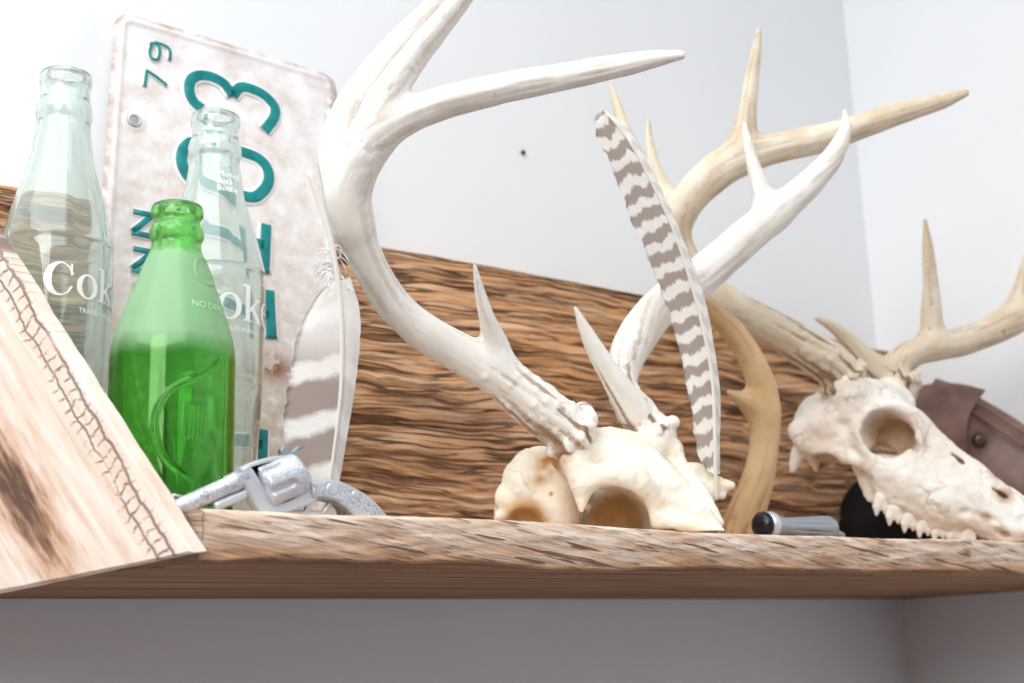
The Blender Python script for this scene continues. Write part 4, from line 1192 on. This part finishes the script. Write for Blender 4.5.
# ------------------------------------------------------------------ toy revolver at the front edge
def revolver():
    yc = .016
    G = lambda x, y, o=0.0: np.array([0, o, 0])+on_axis(x, y, 1, yc)
    s = .00060     # metres per photo pixel about here, along z
    t = thing('toy_revolver', 'engraved silver toy revolver lying in front of the green bottle and barred feather', 'toy gun', (.055, yc, 0))
    a0, a1 = G(168, 513), G(246, 477)
    ax = (a1-a0)/np.linalg.norm(a1-a0)
    up = np.cross(np.array([0, -1.0, 0]), ax); up = -up if up[2] < 0 else up
    # octagonal-ish barrel with a bore
    n = 20
    rad = [.0036, .0044, .0044, .0042, .0048, .0048]; pos = [0, .0006, .02, .034, .0345, .045]
    Lb = np.linalg.norm(a1-a0)
    path = [a0+ax*p*Lb/.045 for p in pos]
    o = mesh('barrel', *tube(np.array(path), rad, n), M_SILVER, t)
    mb = MB(); mb.add(*tube(np.array([a0-ax*.0004, a0-ax*.0001]), [.0022, .0022], 14))
    mb.build('bore', M_BLACK, o)
    e0, e1 = G(214, 507), G(252, 491)
    mesh('ejector_rod', *tube(catmull(np.array([e0, (e0+e1)/2, e1]), 4), .0026, 14), M_STEEL, t)
    mesh('front_sight', *tube(np.array([a0+ax*.004+up*.0035, a0+ax*.006+up*.0068, a0+ax*.010+up*.0040]), [.0007, .0008, .0007], 8), M_STEEL, t)
    # cylinder with flutes
    c0, c1 = G(262, 489), G(298, 474)
    cd = (c1-c0)/np.linalg.norm(c1-c0); cu = np.cross([0, -1.0, 0], cd); cu = -cu if cu[2] < 0 else cu
    nA, nL = 96, 26; Lc = np.linalg.norm(c1-c0); R0 = .0113
    V = []
    for i in range(nL):
        l = i/(nL-1)
        r = R0*(1-.06*math.exp(-((l)/.03)**2)-.06*math.exp(-((1-l)/.03)**2))
        for j in range(nA):
            a = 2*math.pi*j/nA
            k = smoothstep((math.cos(6*(a-.26))-.25)/.35)
            fl = .0021*k*(1/(1+math.exp((l-.62+.10*(1-math.cos(6*(a-.26))))*45)))
            rr = r-fl
            V.append(c0+cd*(l*Lc)+rr*(math.cos(a)*cu+math.sin(a)*np.array([0, 1.0, 0])))
    F = grid_faces(nL, nA, closev=True); F.append(list(range(nA))[::-1]); F.append([(nL-1)*nA+j for j in range(nA)])
    o = mesh('cylinder', np.array(V), F, M_SILVER, t); fix_normals(o)
    # frame, traced side outline given real thickness, rounded edges
    def extr(name, outline, half, mat, par=t, yoff=0.0, round_=.0012, k=5):
        q = np.array([G(*p) for p in outline]); q = catmull(np.vstack([q, q[:1]]), k)[:-1]
        c = q.mean(0)
        nrm = np.roll(q, -1, 0)-np.roll(q, 1, 0); nrm = np.stack([-nrm[:, 2], nrm[:, 1]*0, nrm[:, 0]], 1); nrm /= np.linalg.norm(nrm, axis=1)[:, None]+1e-9
        area2 = np.sum(q[:, 0]*np.roll(q[:, 2], -1)-np.roll(q[:, 0], -1)*q[:, 2])
        if area2 > 0: nrm = -nrm        # outward
        m = len(q); V = []
        for ins, off in ((round_, -half), (round_*.3, -half+round_*.3), (0, -half+round_), (0, half-round_), (round_*.3, half-round_*.3), (round_, half)):
            V.append(q-nrm*ins+np.array([0, off+yoff, 0]))
        V = np.vstack(V); F = grid_faces(6, m, closev=True)
        F.append(list(range(m))[::-1]); F.append([5*m+i for i in range(m)])
        o = mesh(name, V, F, mat, par, smooth=False); fix_normals(o)
        return o
    fr = extr('frame', [(237, 470), (247, 467), (262, 490), (276, 503), (297, 493), (292, 473), (298, 470), (312, 482), (318, 490), (315, 500), (300, 508), (282, 514), (262, 516), (250, 502), (240, 484)], .0046, M_STEEL, k=4)
    extr('top_strap', [(236, 472), (242, 466), (262, 459), (285, 456), (300, 464), (310, 477), (304, 480), (294, 470), (282, 463), (264, 466), (246, 474)], .0034, M_STEEL, k=4)
    gr = extr('grip', [(306, 484), (318, 481), (334, 482), (350, 489), (363, 497), (374, 507), (382, 518), (376, 524), (362, 524), (352, 520), (344, 512), (332, 503), (318, 499), (308, 498)], .0062, M_SILVER, round_=.0014)
    for x, y, r in ((327, 490.5, .0033), (350, 496, .0021)):
        c = G(x, y)
        mb = MB(); mb.add(*tube(np.array([c+[0, -.0056, 0], c+[0, -.0063, 0], c+[0, -.0065, 0]]), [r, r, r*.8], 24))
        so = mb.build('grip_screw', M_STEEL, gr); fix_normals(so)
    extr('hammer', [(288, 466), (281, 457), (279, 450), (284, 448), (289, 452), (296, 447), (303, 446), (302, 450), (296, 455), (302, 470)], .0022, M_CHROME, k=4, round_=.0007)
    extr('trigger', [(303, 500), (309, 500), (310, 507), (305, 513), (303, 512), (305, 507)], .0015, M_STEEL, k=4, round_=.0005)
    gp = catmull(np.array([G(286, 511), G(292, 519), G(304, 523), (G(318, 520)), G(326, 509), G(330, 503)]), 5)
    gp[:, 2] = np.maximum(gp[:, 2], .0018)
    mesh('trigger_guard', *tube(gp, .0014, 10), M_STEEL, t)
revolver()

# second, small metal piece
def metal_piece():
    yc = .045
    G = lambda x, y: on_axis(x, y, 1, yc)
    c0, c1 = G(768, 529), G(832, 529)
    zc = max(.0095, c0[2])
    t = thing('metal_handle', 'small grey fluted metal handle with a shiny ball end, lying beside the loose antler foot', 'tool', ((c0[0]+c1[0])/2, yc, 0))
    c0[2] = c1[2] = zc
    d = (c1-c0); L = np.linalg.norm(d); d /= L
    nA, nL = 72, 30; V = []
    for i in range(nL):
        l = i/(nL-1)
        r = np.interp(l, [0, .18, .25, .35, .8, .93, 1], [.0062, .0064, .0058, .0062, .0082, .0085, .0066])
        for j in range(nA):
            a = 2*math.pi*j/nA
            fl = .0007*max(0, math.cos(9*a))*smoothstep((l-.28)/.08)*smoothstep((.92-l)/.05)
            V.append(c0+d*(l*L)+(r-fl)*(math.cos(a)*np.array([0, 0, 1.0])+math.sin(a)*np.array([0, 1.0, 0])))
    F = grid_faces(nL, nA, closev=True); F.append(list(range(nA))[::-1]); F.append([(nL-1)*nA+j for j in range(nA)])
    o = mesh('fluted_body', np.array(V), F, M_CHROME, t); fix_normals(o)
    p = np.array([c0-d*.004+d*(.012*k/11) for k in range(12)])
    rr = [.0001+.0094*math.sqrt(max(0, 1-((k-5.5)/5.6)**2)) for k in range(12)]
    mesh('ball_collar', *tube(p, rr, 28), M_STEEL, t)
    p = np.array([c0-d*.010+d*(.011*k/11) for k in range(12)])
    rr = [.0001+.0092*math.sqrt(max(0, 1-((k-5.5)/5.6)**2)) for k in range(12)]
    mesh('dark_cap', *tube(p, rr, 28), M_BLACK, t)
    p = np.array([c1+d*.0, c1+d*.004, c1+d*.010, c1+d*.012]); p[:, 2] -= [.002, .0035, .005, .0055]
    mesh('tip', *tube(p, [.004, .003, .0024, .001], 16), M_CHROME, t)
metal_piece()

# leather holster behind the right-hand skull
def holster():
    D = 1.16
    t = thing('leather_holster', 'dark brown leather holster with flap and snap, leaning in the corner behind the right skull', 'holster', tuple(np.r_[P(960, 450, D)[:2], 0.0]))
    # pouch: flattened tapering tube along the slope
    cl = catmull(np.array([(915, 412), (945, 430), (985, 452), (1030, 480), (1082, 512)], float), 6)
    n = len(cl); tt = np.linspace(0, 1, n)
    half = np.interp(tt, [0, .2, .6, .93, 1], [40, 46, 44, 34, 26])
    V = []; nA = 40
    for i in range(n):
        T = cl[min(n-1, i+1)]-cl[max(0, i-1)]; T /= np.linalg.norm(T); Nn = np.array([T[1], -T[0]])
        for j in range(nA):
            a = 2*math.pi*j/nA
            ca = math.copysign(abs(math.cos(a))**.75, math.cos(a)); sa = math.copysign(abs(math.sin(a))**.9, math.sin(a))
            x, y = cl[i]+Nn*half[i]*ca
            Dn = np.interp(cl[i][0], [915, 985, 1030, 1085], [1.16, 1.155, 1.13, 1.075])
            V.append(P(x, y, Dn+.012-.016*sa*(1-.25*tt[i])))
    V = np.array(V); V[:, 2] = np.maximum(V[:, 2], .0004); V[:, 0] = np.minimum(V[:, 0], XW-.003); V[:, 1] = np.minimum(V[:, 1], .25)
    F = grid_faces(n, nA, closev=True); F.append(list(range(nA))[::-1]); F.append([(n-1)*nA+j for j in range(nA)])
    o = mesh('pouch', V, F, M_LEATHER, t); fix_normals(o)
    # seam ridge along the upper edge
    sp = catmull(np.array([(975, 401), (1000, 417), (1025, 434), (1045, 448)], float), 6)
    for off in (0, 9):
        w = np.array([P(x-off*.6, y+off, np.interp(x, [975, 1000, 1045], [D-.006, D-.012, D-.035])) for x, y in sp]); w[:, 0] = np.minimum(w[:, 0], XW-.004)
        mesh('seam', *tube(w, .0014, 8), M_LEATHER, o)
    # flap: curved sheet wrapped over the mouth
    nu, nv = 26, 22
    top = catmull(np.array([(900, 400), (915, 388), (938, 383), (962, 384), (986, 390)], float), 8)
    bot = catmull(np.array([(905, 440), (925, 450), (945, 456), (960, 460), (970, 452)], float), 8)
    ts = np.linspace(0, 1, nu)
    rs = lambda c: np.stack([np.interp(ts, np.linspace(0, 1, len(c)), c[:, k]) for k in (0, 1)], 1)
    top, bot = rs(top), rs(bot)
    V = []
    for i in range(nu):
        for j in range(nv):
            v = j/(nv-1)
            x, y = top[i]*(1-v)+bot[i]*v
            x -= 10*math.sin(v*math.pi)*ts[i]            # concave outer edge
            V.append(P(x, y, D-.012-.010*math.sin(v*math.pi*.9)+.016*(1-v)**2))
    V = np.array(V); back = V+CF*.0024
    F = grid_faces(nu, nv); N = len(V)
    rim = [i*nv for i in range(nu)]+[(nu-1)*nv+j for j in range(1, nv)]+[i*nv+nv-1 for i in range(nu-2, -1, -1)]+[j for j in range(nv-2, 0, -1)]
    F = F+[[N+k for k in f[::-1]] for f in F]+[[a, b, N+b, N+a] for a, b in zip(rim, rim[1:]+rim[:1])]
    o = mesh('flap', np.vstack([V, back]), F, M_LEATHER, t); fix_normals(o)
    c = P(978, 440, D-.004)
    pp = np.array([c-CF*.0, c-CF*.004, c-CF*.0065, c-CF*.0075])
    mesh('snap', *tube(pp, [.0062, .0064, .005, .0015], 24), mat_plain('dark brass', srgb(96, 80, 74), .35, .6), t)
holster()

# black rounded mass filling the dark gap behind the tooth row
def black_shape():
    yc = .20
    a, b = on_axis(868, 535, 1, yc), on_axis(985, 535, 1, yc)
    t = thing('black_shape', 'black rounded object lying behind the tooth row of the right skull', 'pouch', ((a[0]+b[0])/2, yc, 0))
    f = Field((a[0]-.045, .15, -.015), (min(b[0]+.03, XW-.004), .249, .1), .0018)
    f.chain(np.array([(a[0]-.016, .205, .012), (a[0]+.004, .205, .026), (a[0]+.03, .208, .046), (a[0]+.06, .21, .05), (b[0]-.03, .21, .034), (b[0], .205, .022)]), [.012, .026, .036, .036, .030, .018])
    V, F = f.polygonise(); V = relax(V, F, 2)
    V = V+vnormals(V, F)*(.0018*fbm(V*38, 3, 121))[:, None]
    V[:, 2] = np.maximum(V[:, 2], .0004)
    mesh('body', V, F, mat_plain('matt black surface', (.006, .005, .005), .7, spec=.15), t)
    rim = catmull(np.array([(a[0]+.012, .176, .040), (a[0]+.04, .172, .062), (b[0]-.03, .179, .048), (b[0]-.004, .187, .030)]), 6)
    mesh('edge_ridge', *tube(rim, .0022, 8), mat_plain('black ridge', (.01, .009, .009), .6), t)
black_shape()

# nail in the wall
p = on_axis(522, 153, 1, YW)
_n = mesh('nail', *tube(np.array([p+[0, .012, 0], p+[0, -.0015, 0], p+[0, -.0016, 0], p+[0, -.0026, 0], p+[0, -.003, 0]]), [.0009, .0009, .0021, .0021, .0012], 16), M_NAIL)
fix_normals(_n)
tag(_n, 'tiny dark nail head in the bare white wall above the backboard', 'nail')
